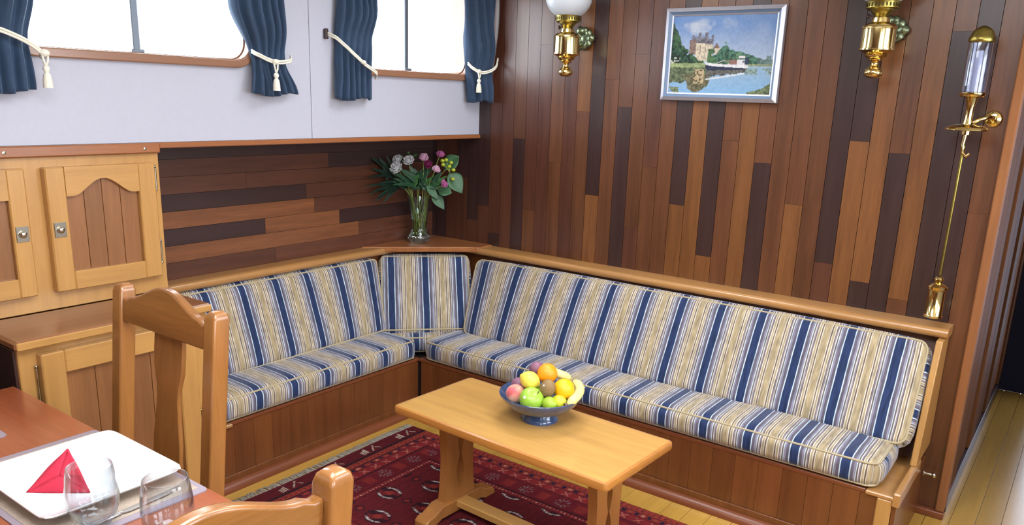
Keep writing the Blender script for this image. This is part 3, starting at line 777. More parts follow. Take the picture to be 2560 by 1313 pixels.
    cxr, cyr = RUG.location.x, RUG.location.y
    pos = list(zip((gx.ravel()+RX0+wob-cxr).tolist(), (gy.ravel()+RY0-cyr).tolist(), Z.tolist()))
    paint_grid('pile', nx, ny, pos, C, vcol('rug_pile', 0.95, 0.0), RUG)
rug()
fr = MB(); n = 420
for i in range(n):
    y = RY0+(RY1-RY0)*(i+random.random())/n; l = 0.035+random.random()*0.015; dy = random.uniform(-0.012, 0.012); wob = 0.008*math.sin((y-RY0)*5.0)
    fr.tube([(RX0+0.004+wob, y, 0.006), (RX0+wob-l*0.5, y+dy*0.6, 0.006+random.random()*0.003), (RX0+wob-l, y+dy, 0.003)], 0.0016, 4)
fo = obj('fringe', fr, plain('grey_fringe', (150,142,128), 0.9), RUG); fo['kind'] = 'stuff'

# ------------------------------------------------------------------ dining table and chairs
DT = thing('dining_table', (0.27, -3.03, 0), 'reddish polished dining table laid for a meal', 'table')
obj('tabletop', MB().box(-0.467, 1.0, -3.45, -2.61, 0.722, 0.75, 0.004), DT_X, DT)
obj('apron', MB().box(-0.40, 0.93, -3.39, -3.365, 0.63, 0.722).box(-0.40, 0.93, -2.695, -2.67, 0.63, 0.722).box(-0.40, -0.375, -3.39, -2.67, 0.63, 0.722).box(0.905, 0.93, -3.39, -2.67, 0.63, 0.722), DT_X, DT)
for lx in (-0.37, 0.90):
    for ly in (-3.36, -2.70): obj('leg', MB().box(lx-0.032, lx+0.032, ly-0.032, ly+0.032, 0.0, 0.722, 0.005), CHAIR_Z, DT)
def make_chair(label):
    c = thing('dining_chair', (0,0,0), label, 'chair', 'high-backed wooden dining chairs')
    def post_y(z):
        if z < 0.45: return 0.205-0.035*(z/0.45)
        return 0.170+0.065*((z-0.45)/0.65)
    for s_ in (-1, 1):
        mb = MB(); zs = [0, 0.2, 0.45, 0.7, 0.95, 1.075, 1.09, 1.098]; hwd = [0.021, 0.023, 0.025, 0.025, 0.025, 0.025, 0.021, 0.012]
        vs = []
        for z, h_ in zip(zs, hwd):
            y_ = post_y(z); vs += [(s_*0.2375-h_, y_-h_, z), (s_*0.2375+h_, y_-h_, z), (s_*0.2375+h_, y_+h_, z), (s_*0.2375-h_, y_+h_, z)]
        fs = [(3,2,1,0), tuple(range(len(vs)-4, len(vs)))]
        for i in range(len(zs)-1):
            for k in range(4): fs.append((i*4+k, i*4+(k+1) % 4, i*4+4+(k+1) % 4, i*4+4+k))
        mb.add(vs, fs); obj('back_post', mb, CHAIR_Z, c, bevel=0.006)
    # crest rail: arched, scooped next to the posts
    pts = [(-0.215, 0.985), (0.215, 0.985), (0.215, 1.058), (0.195, 1.056)]
    for i in range(0, 21):
        x_ = 0.175-0.35*i/20; t = abs(x_)/0.175
        pts.append((x_, 1.066+0.055*(0.5+0.5*math.cos(math.pi*min(1, t)))**0.8))
    pts += [(-0.195, 1.056), (-0.215, 1.058)]
    sh = Matrix.Shear('XZ', 4, (0, 0.10)); 
    TT_ = Matrix.Translation((0, 0.225-0.10*1.04, 0)) @ Matrix(((1,0,0,0), (0,1,0.10,0), (0,0,1,0), (0,0,0,1)))
    obj('crest_rail', MB().prism(pts, 'y', -0.014, 0.014, TT_), CHAIR_X, c, bevel=0.007)
    prof = [(0.072, 0.99), (0.074, 0.93), (0.072, 0.88), (0.058, 0.83), (0.054, 0.79), (0.062, 0.72), (0.070, 0.66), (0.070, 0.60), (0.064, 0.54), (0.060, 0.455)]
    obj('back_splat', MB().prism([(a, b_) for a, b_ in prof]+[(-a, b_) for a, b_ in prof[::-1]], 'y', 0.006, 0.020, TT_), CHAIR_Z, c, bevel=0.003)
    obj('seat', MB().prism(rbox(-0.235, 0.235, -0.225, 0.165, 0.03), 'z', 0.435, 0.463), CHAIR_X, c, bevel=0.008)
    for s_ in (-1, 1):
        obj('front_leg', MB().box(s_*0.205-0.022, s_*0.205+0.022, -0.205, -0.161, 0, 0.435, 0.004), CHAIR_Z, c)
        obj('side_stretcher', MB().box(s_*0.215-0.010, s_*0.215+0.010, -0.165, 0.165, 0.16, 0.19, 0.003), CHAIR_Z, c)
    obj('seat_frame', MB().box(-0.19, 0.19, -0.20, -0.178, 0.37, 0.435, 0.002).box(-0.215, -0.195, -0.17, 0.15, 0.37, 0.435).box(0.195, 0.215, -0.17, 0.15, 0.37, 0.435), CHAIR_X, c)
    return c
ch = make_chair('high-backed wooden dining chair standing in front of the base cabinet')
dup(ch, (1.265-0.235, -3.050, 0), -math.pi/2, 'wooden dining chair at the table end nearest the rug, cut off by the lower edge', 'high-backed wooden dining chairs')
ch.location = (0.080, -2.625, 0)

# ------------------------------------------------------------------ curtains with cord tie-backs
def sm(t): t = max(0, min(1, t)); return t*t*(3-2*t)
def curtain(label, keys, x_at, folds, cord, tassel, seed, ztop=2.345):
    """keys: list of (z, y_left, y_right) from the hem up; x_at(u) distance of the cloth from the boat side"""
    zb = keys[0][0]
    def ext(z):
        for (z0, a0, b0), (z1, a1, b1) in zip(keys, keys[1:]):
            if z <= z1:
                t = sm((z-z0)/(z1-z0)); return a0+(a1-a0)*t, b0+(b1-b0)*t
        return keys[-1][1], keys[-1][2]
    rs = random.Random(seed); ph = [rs.uniform(-0.5, 0.5) for _ in range(folds+2)]
    ztie = cord[1][2]
    root_y = (keys[0][1]+keys[0][2])/2
    c = thing('curtain', (x_at(0.5), root_y, zb), label, 'curtain', 'navy velvet curtains')
    def f(u, v):
        z = zb+(ztop-zb)*v; a, b_ = ext(z)
        pinch = math.exp(-((z-ztie)/0.07)**2)
        k = u*folds; amp = 0.016*(1-0.55*pinch)
        w_ = math.sin(2*math.pi*k+ph[int(k)]*0.8+0.9*math.sin(v*5+seed))
        fold = amp*(abs(w_)**0.7*(1 if w_ > 0 else -1))
        hem = 0.008*math.sin(7*u+seed) if v == 0 else 0
        bulge = 0.018*math.exp(-((z-ztie-0.11)/0.08)**2)*math.sin(math.pi*u)
        edge = -0.02*(abs(2*u-1)**4)
        return (x_at(u)+fold+bulge+edge-0.012*pinch, a+(b_-a)*u+0.004*math.sin(9*v+u*6), z+hem)
    obj('cloth', MB().grid(f, folds*10, 44), CURT, c, smooth=180, solid=0.004, fix=False)
    def front(p):   # move a cord point just in front of the cloth
        return p
    # doubled cord: path given as world points
    P = [Vector(p) for p in cord]; dense = []
    for i in range(len(P)-1):
        p0 = P[max(0, i-1)]; p1 = P[i]; p2 = P[i+1]; p3 = P[min(len(P)-1, i+2)]
        for k in range(8):
            t = k/8; dense.append(0.5*((2*p1)+(p2-p0)*t+(2*p0-5*p1+4*p2-p3)*t*t+(3*p1-p0-3*p2+p3)*t**3))
    dense.append(P[-1])
    for off in (-0.0045, 0.0045):
        pp = [(p.x+0.001*math.sin(i), p.y, p.z+off) for i, p in enumerate(dense)]
        obj('cord', MB().tube(pp, 0.0042, 7), CORD, c, smooth=180)
    if tassel is not None:
        k = Vector(tassel[0]); l = tassel[1]
        t_ = obj('tassel', MB().lathe([(0.001,0.012), (0.008,0.010), (0.011,0.002), (0.008,-0.006), (0.006,-0.010), (0.011,-0.016), (0.014,-0.035), (0.015,-0.058), (0.001,-0.058)], (k.x, k.y, k.z-l), 12, caps=False), CORD, c, smooth=60, label='cream cord tassel')
        obj('tassel_loop', MB().tube([(k.x, k.y-0.010, k.z), (k.x+0.003, k.y-0.006, k.z-l*0.5), (k.x, k.y, k.z-l+0.008)], 0.0034, 6).tube([(k.x, k.y+0.010, k.z), (k.x+0.003, k.y+0.006, k.z-l*0.5), (k.x, k.y, k.z-l+0.008)], 0.0034, 6), CORD, t_, smooth=180)
        obj('knot', MB().ball((k.x, k.y, k.z), 0.013, 1, 1.2, 0.9, 12, 8), CORD, t_, smooth=180)
    return c
XC = -0.665
curtain('navy velvet curtain at the far left edge with hanging cord end', [(1.642, -2.56, -2.352), (1.78, -2.54, -2.36), (2.0, -2.60, -2.315), (2.4, -2.66, -2.27)], lambda u: XC, 5,
        [(-0.64, -2.55, 1.84), (-0.625, -2.46, 1.826), (-0.622, -2.385, 1.795), (-0.632, -2.342, 1.765), (-0.66, -2.335, 1.755)], ((-0.628, -2.336, 1.765), 0.05), 1)
curtain('navy velvet curtain right of the wide window, cord tied with a central tassel', [(1.655, -1.535, -1.297), (1.785, -1.518, -1.348), (2.0, -1.60, -1.340), (2.4, -1.72, -1.33)], lambda u: XC, 6,
        [(-0.665, -1.530, 1.822), (-0.632, -1.515, 1.806), (-0.622, -1.452, 1.785), (-0.630, -1.372, 1.792), (-0.668, -1.335, 1.812)], ((-0.616, -1.452, 1.785), 0.055), 2)
c3 = curtain('navy velvet curtain left of the window near the bulkhead, cord slanting across without tassel', [(1.645, -1.080, -0.860), (1.78, -1.075, -0.868), (1.9, -1.062, -0.845), (2.06, -1.050, -0.820), (2.4, -1.02, -0.76)], lambda u: XC, 6,
        [(-0.715, -1.105, 1.925), (-0.665, -1.085, 1.905), (-0.626, -1.035, 1.852), (-0.618, -0.965, 1.803), (-0.626, -0.885, 1.767), (-0.66, -0.858, 1.745)], None, 3)
obj('cord_knot', MB().ball((-0.612, -0.975, 1.808), 0.011, 1, 1.3, 0.9, 10, 7), CORD, c3, smooth=180)
obj('cord_hook', MB().box(-0.722, -0.70, -1.112, -1.096, 1.90, 1.945, 0.004), P_DARK, c3)
curtain('navy velvet curtain in the corner against the planked bulkhead, tassel at its left edge', [(1.650, -0.150, -0.022), (1.80, -0.168, -0.022), (2.0, -0.20, -0.022), (2.4, -0.25, -0.022)], lambda u: -0.655+0.055*sm(u), 4,
        [(-0.665, -0.178, 1.845), (-0.628, -0.165, 1.815), (-0.600, -0.125, 1.800), (-0.570, -0.065, 1.825), (-0.585, -0.020, 1.875)], ((-0.612, -0.146, 1.805), 0.05), 4)

# ------------------------------------------------------------------ framed painting
PX0, PX1, PZ0, PZ1 = 0.402, 0.957, 1.692, 2.100
PIC = thing('framed_painting', ((PX0+PX1)/2, -0.003, PZ0), 'framed painting of a white and black barge on a river by a castle', 'painting')
def frame_ring(x0, x1, z0, z1, w_, ya, yb, name, mat):
    mb = MB(); o_ = [(x0,z0), (x1,z0), (x1,z1), (x0,z1)]; i_ = [(x0+w_,z0+w_), (x1-w_,z0+w_), (x1-w_,z1-w_), (x0+w_,z1-w_)]
    vs = [(a, -0.002, b_) for a, b_ in o_]+[(a, ya, b_) for a, b_ in o_]+[(a, yb, b_) for a, b_ in i_]+[(a, -0.002, b_) for a, b_ in i_]
    fs = []
    for k in range(4):
        j = (k+1) % 4
        for l in range(3): fs.append((l*4+k, l*4+j, l*4+4+j, l*4+4+k))
        fs.append((12+k, 12+j, j, k))
    mb.add(vs, fs); return obj(name, mb, mat, PIC)
SILV = plain('silver_frame', (178,176,186), 0.32, 0.6, noise=0.06, nscale=40); BLUEF = plain('blue_grey_frame', (92,112,138), 0.4, 0.1)
frame_ring(PX0, PX1, PZ0, PZ1, 0.017, -0.026, -0.034, 'frame', SILV)
frame_ring(PX0+0.0165, PX1-0.0165, PZ0+0.0165, PZ1-0.0165, 0.0135, -0.030, -0.022, 'inner_frame', BLUEF)
frame_ring(PX0+0.029, PX1-0.029, PZ0+0.029, PZ1-0.029, 0.006, -0.023, -0.020, 'slip', SILV)
def painting():
    nx, ny = 230, 168; u, v = np.meshgrid(np.linspace(0, 1, nx+1), np.linspace(0, 1, ny+1), indexing='ij'); u = u.ravel(); v = v.ravel()
    def noise(fx, fy, seed):
        r = np.random.default_rng(seed); g = r.random((fx+2, fy+2)); a = u*fx; b_ = v*fy; i = a.astype(int); j = b_.astype(int); s_ = a-i; t = b_-j
        s_ = s_*s_*(3-2*s_); t = t*t*(3-2*t)
        return (g[i,j]*(1-s_)+g[np.minimum(i+1,fx+1),j]*s_)*(1-t)+(g[i,np.minimum(j+1,fy+1)]*(1-s_)+g[np.minimum(i+1,fx+1),np.minimum(j+1,fy+1)]*s_)*t
    n8 = noise(8, 6, 1); n20 = noise(24, 18, 2); n60 = noise(70, 50, 3)
    C = np.zeros((len(u), 3))
    def mixc(a, b_, t): return L3(a)[None]*(1-t[:,None])+L3(b_)[None]*t[:,None]
    def put(m, c, jit=0.0):
        col = L3(c)[None]*(1+jit*(n60[m]-0.5)[:,None]*2); C[m] = col
    C[:] = mixc((168,184,208), (98,140,198), np.clip((v-0.42)/0.5, 0, 1)*(0.8+0.4*n8))
    cl = np.clip(1-((u-0.27)/0.16)**2-((v-0.86)/0.11)**2+0.9*(n20-0.5), 0, 1)*0.75; C[:] = C*(1-cl[:,None])+L3((196,200,208))[None]*cl[:,None]
    cl = np.clip(1-((u-0.56)/0.09)**2-((v-0.90)/0.08)**2+0.8*(n20-0.5), 0, 1)*0.4; C[:] = C*(1-cl[:,None])+L3((186,196,212))[None]*cl[:,None]
    # water
    wat = v < 0.36; C[wat] = (mixc((120,176,222), (150,178,200), np.clip(v/0.36, 0, 1)*(0.6+0.5*n20)))[wat]
    # castle
    roof = (u > 0.19) & (u < 0.42) & (v > 0.60) & (v < 0.70+0.05*(np.sin(u*95) > 0.2)+0.03*(np.abs(u-0.30) < 0.07)-0.25*np.maximum(0, np.abs(u-0.31)-0.08))
    put(roof, (112,108,122), 0.5); put((u > 0.185) & (u < 0.25) & (v > 0.5) & (v < 0.685), (132,104,92), 0.4)
    put((u > 0.25) & (u < 0.42) & (v > 0.42) & (v < 0.645-0.25*np.maximum(0, u-0.33)), (206,188,158), 0.3)
    put((np.abs(u-0.295) < 0.005) & (v > 0.5) & (v < 0.63), (140,124,112)); put((np.abs(u-0.345) < 0.004) & (v > 0.5) & (v < 0.6), (160,140,120))
    put((v > 0.575) & (v < 0.65-np.abs(u-0.455)*2.0) & (np.abs(u-0.455) < 0.045), (132,100,86), 0.2); put((np.abs(u-0.465) < 0.03) & (v > 0.5) & (v < 0.578), (200,182,154), 0.2)
    # trees
    e1 = 0.88-6.0*np.maximum(0, u-0.045)**1.3-1.2*u+0.10*(n20-0.5); t1 = (v > 0.385) & (v < np.maximum(e1, 0.60-0.9*np.maximum(0, u-0.10)+0.09*(n20-0.5))) & (u < 0.36)
    put(t1, (38,70,52), 0.9); put(t1 & (n20 > 0.58), (58,94,58), 0.6)
    e2 = 0.46+0.17*np.exp(-((u-0.54)/0.10)**2)+0.07*np.exp(-((u-0.75)/0.10)**2)+0.09*(n20-0.5)+0.02*(n60-0.5); t2 = (v > 0.375) & (v < e2) & (u > 0.37)
    put(t2, (62,108,84), 0.7); put(t2 & (n20 > 0.6), (88,130,90), 0.5); put(t2 & (u > 0.86), (96,124,118), 0.4)
    put((v > 0.40) & (v < 0.55+0.1*(n20-0.5)) & (u > 0.375) & (u < 0.50) & (n20 > 0.35), (70,110,62), 0.6)
    put((u < 0.10) & (v > 0.385) & (v < 0.47) & (n60 > 0.55), (190,186,170), 0.3)
    put((u < 0.38) & (v > 0.335) & (v < 0.392+0.012*(n20-0.5)), (150,166,104), 0.35)
    put((u > 0.76) & (v > 0.355) & (v < 0.385), (140,150,110), 0.3)
    # reflections
    r1 = (v < 0.335) & (v > 0.11+0.55*np.maximum(0, u-0.0)*0.25+0.10*(n20-0.5)) & (u < 0.37+0.05*(n20-0.5)); put(r1, (98,110,74), 0.6)
    r1b = (np.hypot((u-0.28)/0.12, (v-0.17)/0.13)+0.5*(n20-0.5) < 1) & (v < 0.335); put(r1b, (112,106,72), 0.5)
    put((u > 0.25) & (u < 0.35) & (v > 0.13) & (v < 0.31) & (n60 > 0.35), (186,158,112), 0.3)
    put((v < 0.335) & (v > 0.225+0.15*np.maximum(0, u-0.4)+0.02*(n60-.5)) & (u > 0.37) & (u < 0.76), (98,96,88), 0.5)
    put((np.abs(v-(0.185+0.22*(u-0.38))) < 0.011) & (u > 0.37) & (u < 0.74), (206,212,214), 0.1)
    put((v < 0.33) & (v > 0.25) & (u > 0.75) & (n20 > 0.35), (132,156,150), 0.4)
    put((u > 0.78) & (v < 0.02+0.32*np.maximum(0, u-0.80)*1.8+0.08*(n20-0.5)), (112,124,84), 0.6)
    put((u < 0.12) & (v < 0.08) & (n20 > 0.4), (120,132,96), 0.5)
    # barge
    s_ = (u-0.36)/0.41; sheer = 0.375-0.03*s_+0.035*np.maximum(0, 0.18-s_)*2+0.012*np.maximum(0, s_-0.8)
    hull = (s_ > 0.0) & (s_ < 1.0) & (v < sheer) & (v > 0.300+0.06*np.maximum(0, 0.06-s_)*8+0.08*np.maximum(0, s_-0.93)*6+0.015*s_); put(hull, (44,52,78), 0.2)
    put((s_ > -0.005) & (s_ < 1.0) & (v < sheer+0.018) & (v > sheer-0.016), (226,222,224), 0.1)
    put((u > 0.595) & (u < 0.665) & (v > 0.375) & (v < 0.435), (150,104,92), 0.4); put((u > 0.665) & (u < 0.755) & (v > 0.365) & (v < 0.44), (220,212,216), 0.1); put((u > 0.715) & (u < 0.735) & (v > 0.40) & (v < 0.425), (100,104,120))
    put((u > 0.675) & (u < 0.735) & (v > 0.455) & (v < 0.485), (226,214,212)); put((u > 0.735) & (u < 0.775) & (v > 0.38) & (v < 0.47), (48,62,84), 0.3)
    put((u > 0.43) & (u < 0.60) & (v > 0.375) & (v < 0.392) & (n60 > 0.45), (200,180,160), 0.3)
    put((np.abs(v-(0.40+0.45*(u-0.48))) < 0.004) & (u > 0.475) & (u < 0.545), (210,206,200)); put((u > 0.545) & (u < 0.60) & (v > 0.40) & (v < 0.435) & (n60 > 0.5), (120,128,96))
    C[:] *= (0.92+0.16*n60)[:,None]
    g_ = C.mean(1, keepdims=True); C[:] = (C*0.8+g_*0.2)*0.72
    x0, x1, z0, z1 = PX0+0.033, PX1-0.033, PZ0+0.033, PZ1-0.033; L_ = PIC.location
    pos = list(zip((x0+(x1-x0)*u-L_.x).tolist(), (np.full(len(u), -0.017)-L_.y).tolist(), (z0+(z1-z0)*v-L_.z).tolist()))
    paint_grid('canvas', nx, ny, pos, np.clip(C, 0, 1), vcol('oil_paint', 0.45), PIC)
painting()
obj('backing', MB().box(PX0+0.01, PX1-0.01, -0.016, -0.002, PZ0+0.01, PZ1-0.01), DARKGAP, PIC)

# ------------------------------------------------------------------ brass wall lamps
def make_lamp(label):
    c = thing('wall_lamp', (0, 0, 0), label, 'lamp', 'brass oil-lamp style wall lamps')
    ax = (0, -0.14, 0)
    obj('finial', MB().lathe([(0.001,1.786), (0.020,1.788), (0.033,1.797), (0.036,1.808), (0.031,1.820), (0.018,1.830), (0.012,1.840), (0.016,1.848), (0.012,1.852)], ax, 28), BRASS, c, smooth=60)
    obj('cone', MB().lathe([(0.014,1.850), (0.026,1.853), (0.028,1.858), (0.024,1.861), (0.040,1.868), (0.043,1.874), (0.039,1.877), (0.058,1.888), (0.067,1.891), (0.067,1.896), (0.062,1.897)], ax, 28), BRASS, c, smooth=50)
    obj('tank', MB().lathe([(0.062,1.896), (0.0625,1.90), (0.0625,1.968), (0.0645,1.970), (0.0645,1.975), (0.058,1.985), (0.040,1.991), (0.034,1.994), (0.032,2.010), (0.024,2.014)], ax, 36), BRASS, c, smooth=40)
    bn = obj('burner', MB().lathe([(0.022,2.010), (0.026,2.018), (0.030,2.022), (0.042,2.036), (0.044,2.042), (0.05,2.044)], ax, 28), BRASSD, c, smooth=40)
    obj('wick_knob', MB().tube([(-0.025, -0.14, 2.018), (-0.045, -0.14, 2.018)], 0.003, 6).lathe([(0.001,0), (0.008,0.001), (0.010,0.004), (0.008,0.007), (0.001,0.008)], seg=12, T=Matrix.Translation((-0.044, -0.14, 2.018)) @ Matrix.Rotation(-math.pi/2, 4, 'Y')), P_DARK, bn, smooth=60)
    gl = obj('gallery', MB().lathe([(0.046,2.042), (0.054,2.040), (0.060,2.045), (0.061,2.066), (0.063,2.070), (0.058,2.071), (0.056,2.05)], ax, 40), BRASSD, c, smooth=40)
    sl = MB()
    for i in range(28):
        a = 2*math.pi*i/28; T_ = Matrix.Translation((0, -0.14, 2.056)) @ Matrix.Rotation(a, 4, 'Z'); sl.box(0.0605, 0.0622, -0.003, 0.003, -0.007, 0.007, 0, T_)
    obj('pierced_band', sl, plain('brass_shadow', (70,58,26), 0.5, 0.8), gl)
    prof = []
    for i in range(15):
        a = math.radians(-62+118*i/14); prof.append((0.115*math.cos(a), 2.163+0.108*math.sin(a)))
    inner = [(r-0.003, z) for r, z in prof[::-1]]
    lo = [p for p in prof if p[1] <= 2.150]; hi = [p for p in prof if p[1] >= 2.140]
    gsh = obj('globe_shade', MB().lathe(lo+[(r-0.003, z) for r, z in lo[::-1]], ax, 40, caps=False), FROST, c, smooth=60, label='frosted lower half of the glass globe')
    obj('clear_band', MB().lathe(hi+[(r-0.003, z) for r, z in hi[::-1]], ax, 40, caps=False), GLASS, gsh, smooth=60)
    # bracket: leafy cast rosette on the wall with an arm
    rs = MB(); rnd = random.Random(5)
    rs.lathe([(0.001,0.022), (0.02,0.020), (0.035,0.012), (0.045,0.006), (0.047,0)], seg=18, T=Matrix.Translation((0.02, -0.001, 1.975)) @ Matrix.Rotation(math.pi/2, 4, 'X'))
    br = obj('bracket_rosette', rs, VERDI, c, smooth=60, label='leafy green-tinged cast wall rosette')
    for k in range(9):
        a = 2*math.pi*k/9; R = Matrix.Translation((0.02, -0.008, 1.975)) @ Matrix.Rotation(math.pi/2, 4, 'X') @ Matrix.Rotation(a, 4, 'Z')
        lf = MB().grid(lambda s_, t: tuple(R @ Vector((0.014+0.044*s_*(1.12 if k % 3 == 0 else 0.92), (t-0.5)*0.050*math.sin(math.pi*(0.12+0.8*s_)), 0.010+0.016*math.sin(s_*2.6)-0.012*(2*t-1)**2))), 8, 6)
        obj('leaf', lf, VERDI, br, smooth=180, solid=0.004, fix=False)
    obj('arm', MB().tube([(0.02, -0.01, 1.945), (0.018, -0.05, 1.935), (0.010, -0.085, 1.938), (0.0, -0.085, 1.95)], 0.006, 8), BRASSD, c, smooth=60)
    return c
l1 = make_lamp('brass wall lamp with frosted globe and leafy bracket, left of the painting')
dup(l1, (1.368, 0, 0.012), 0, 'brass wall lamp with frosted globe, right of the painting')
l1.location = (-0.068, 0, 0)

# ------------------------------------------------------------------ gimballed brass lamp with pendulum weight
G = thing('gimbal_lamp', (1.725, 0, 0.9), 'brass gimbal lamp with glass chimney and long rod ending in a cylindrical weight', 'lamp')
gx, gy = 1.722, -0.125
ch_ = obj('chimney', MB().lathe([(0.040,1.752), (0.041,1.80), (0.041,1.935), (0.038,1.95), (0.036,1.95), (0.0385,1.93), (0.0385,1.80), (0.0375,1.752)], (gx, gy, 0), 28, caps=False), glassmat('chimney_glass', (232,236,250)), G, smooth=60)
obj('chimney_cap', MB().lathe([(0.042,1.930), (0.044,1.934), (0.044,1.946), (0.040,1.952), (0.034,1.968), (0.022,1.980), (0.008,1.987), (0.001,1.988)], (gx, gy, 0), 28), BRASSD, ch_, smooth=50)
obj('candle_tube', MB().lathe([(0.014,1.752), (0.014,1.90), (0.001,1.905)], (gx, gy, 0), 18), plain('candle_tube', (188,190,206), 0.3), ch_, smooth=50)
obj('collar', MB().lathe([(0.020,1.735), (0.040,1.738), (0.044,1.744), (0.044,1.752), (0.036,1.755)], (gx, gy, 0), 28), BRASS, G, smooth=50)
obj('stem', MB().lathe([(0.016,1.60), (0.017,1.64), (0.013,1.66), (0.014,1.70), (0.022,1.735)], (gx, gy, 0), 20), BRASS, G, smooth=60)
obj('dish', MB().lathe([(0.014,1.640), (0.040,1.638), (0.062,1.630), (0.072,1.622), (0.074,1.617), (0.070,1.615), (0.058,1.622), (0.036,1.629), (0.014,1.630)], (gx, gy, 0), 32, caps=False), BRASS, G, smooth=60)
obj('wall_plate', MB().lathe([(0.001,0.012), (0.02,0.011), (0.030,0.006), (0.032,0)], seg=24, T=Matrix.Translation((1.79, -0.001, 1.66)) @ Matrix.Rotation(math.pi/2, 4, 'X')), BRASS, G, smooth=50)
obj('arm', MB().tube([(1.79, -0.008, 1.66), (1.795, -0.05, 1.665), (1.785, -0.10, 1.668), (1.755, -0.125, 1.655), (1.74, -0.125, 1.645)], 0.008, 8), BRASS, G, smooth=60)
obj('hook', MB().tube([(gx, gy, 1.605), (gx-0.004, gy, 1.56), (gx, gy-0.004, 1.532), (gx+0.014, gy-0.006, 1.522), (gx+0.024, gy-0.004, 1.532)], 0.0065, 8), BRASS, G, smooth=60)
obj('rod', MB().tube([(gx, gy, 1.56), (gx-0.004, gy, 1.06)], 0.0055, 8), BRASSD, G, smooth=60)
obj('weight', MB().lathe([(0.001,0.888), (0.034,0.890), (0.036,0.896), (0.031,0.901), (0.031,1.000), (0.036,1.004), (0.037,1.014), (0.022,1.026), (0.012,1.030), (0.015,1.038), (0.018,1.044), (0.013,1.052), (0.004,1.056)], (gx-0.004, gy, 0), 26), BRASS, G, smooth=45)
# small door stop / coat hook on the bulkhead end
K = obj('cabin_hook', MB().lathe([(0.016,0), (0.016,0.004), (0.006,0.006), (0.006,0.03), (0.012,0.034), (0.013,0.042), (0.008,0.048), (0.001,0.05)], seg=14, T=Matrix.Translation((1.776, -0.05, 0.20)) @ Matrix.Rotation(math.pi/2, 4, 'Y')), NICKEL, smooth=50); tag(K, 'small nickel knob on the outer end of the bench', 'knob')

# ------------------------------------------------------------------ glass vase with flowers
VX, VY, VZ = -0.946, -0.250, 0.8535
VA = thing('vase', (VX, VY, VZ), 'flared clear glass vase on the corner cap of the bench', 'vase')
outp = [(0.050,0.0), (0.060,0.006), (0.066,0.022), (0.066,0.034), (0.056,0.052), (0.047,0.066), (0.044,0.080), (0.046,0.12), (0.052,0.17), (0.060,0.21), (0.069,0.25), (0.074,0.268)]
innp = [(0.071,0.268), (0.066,0.25), (0.057,0.21), (0.049,0.17), (0.043,0.12), (0.040,0.082), (0.042,0.060), (0.040,0.040), (0.001,0.036)]
obj('glass_body', MB().lathe(outp+innp, (VX, VY, VZ), 40, caps=False).add([], []), GLASSV, VA, smooth=50)
obj('glass_base', MB().lathe([(0.001,0.001), (0.047,0.001), (0.057,0.007), (0.0625,0.022), (0.0625,0.033), (0.054,0.046), (0.001,0.034)], (VX, VY, VZ), 16, caps=False), GLASSB, VA)
obj('water', MB().lathe([(0.001,0.037), (0.0395,0.041), (0.0415,0.060), (0.0395,0.082), (0.0425,0.12), (0.0425,0.125), (0.001,0.125)], (VX, VY, VZ), 32, caps=False), WATER, VA, smooth=50)
RV = Vector((0.81, 0.587, 0)); DV = Vector((0.567, -0.783, 0))   # across the bouquet / towards the room
PPM = 437.0
def vp(px, py, depth=0.0):
    depth = depth+max(0.0, (1015-px)/PPM*1.05)
    return Vector((VX, VY, 0))+RV*((px-1048)/PPM)+DV*depth+Vector((0, 0, VZ+(608-py)/PPM*1.02+depth*0.2))
LEAF = plain('leaf_green', (32,66,42), 0.5, noise=0.25, nscale=30); LEAFL = plain('leaf_pale_green', (64,100,68), 0.5, noise=0.2, nscale=30); LEAFD = plain('leaf_dark_green', (24,48,36), 0.5, noise=0.3, nscale=30)
STEMM = plain('stem_green', (122,138,66), 0.5, noise=0.2, nscale=40)
def stem_path(p, k):
    base = Vector((VX, VY, VZ+0.045))+RV*(0.028*math.cos(k*2.4))+DV*(0.028*math.sin(k*2.4))
    d = p-Vector((VX, VY, p.z)); rim = Vector((VX, VY, VZ+0.262))+d*min(0.85, 0.055/max(d.length, 1e-3))
    out = []
    for i in range(13):
        t = i/12
        if t < 0.5: out.append(base.lerp(rim, t*2))
        else:
            s_ = (t-0.5)*2; mid = rim+Vector((0, 0, (p.z-rim.z)*0.55))+d*0.18
            out.append((rim*(1-s_)**2+mid*2*s_*(1-s_)+p*s_*s_))
    return out
def petal(mb, c, n, ang, tilt, ln, wd, cup, seg=4):
    n = n.normalized(); a = n.orthogonal().normalized(); b_ = n.cross(a)
    d = a*math.cos(ang)+b_*math.sin(ang); s_ = n.cross(d)
    def f(u, v):
        r = ln*u; el = tilt+cup*u
        return tuple(c+d*(r*math.cos(el))+n*(r*math.sin(el))+s_*((v-0.5)*wd*math.sin(math.pi*(0.1+0.75*u))))
    mb.grid(f, seg, 2)
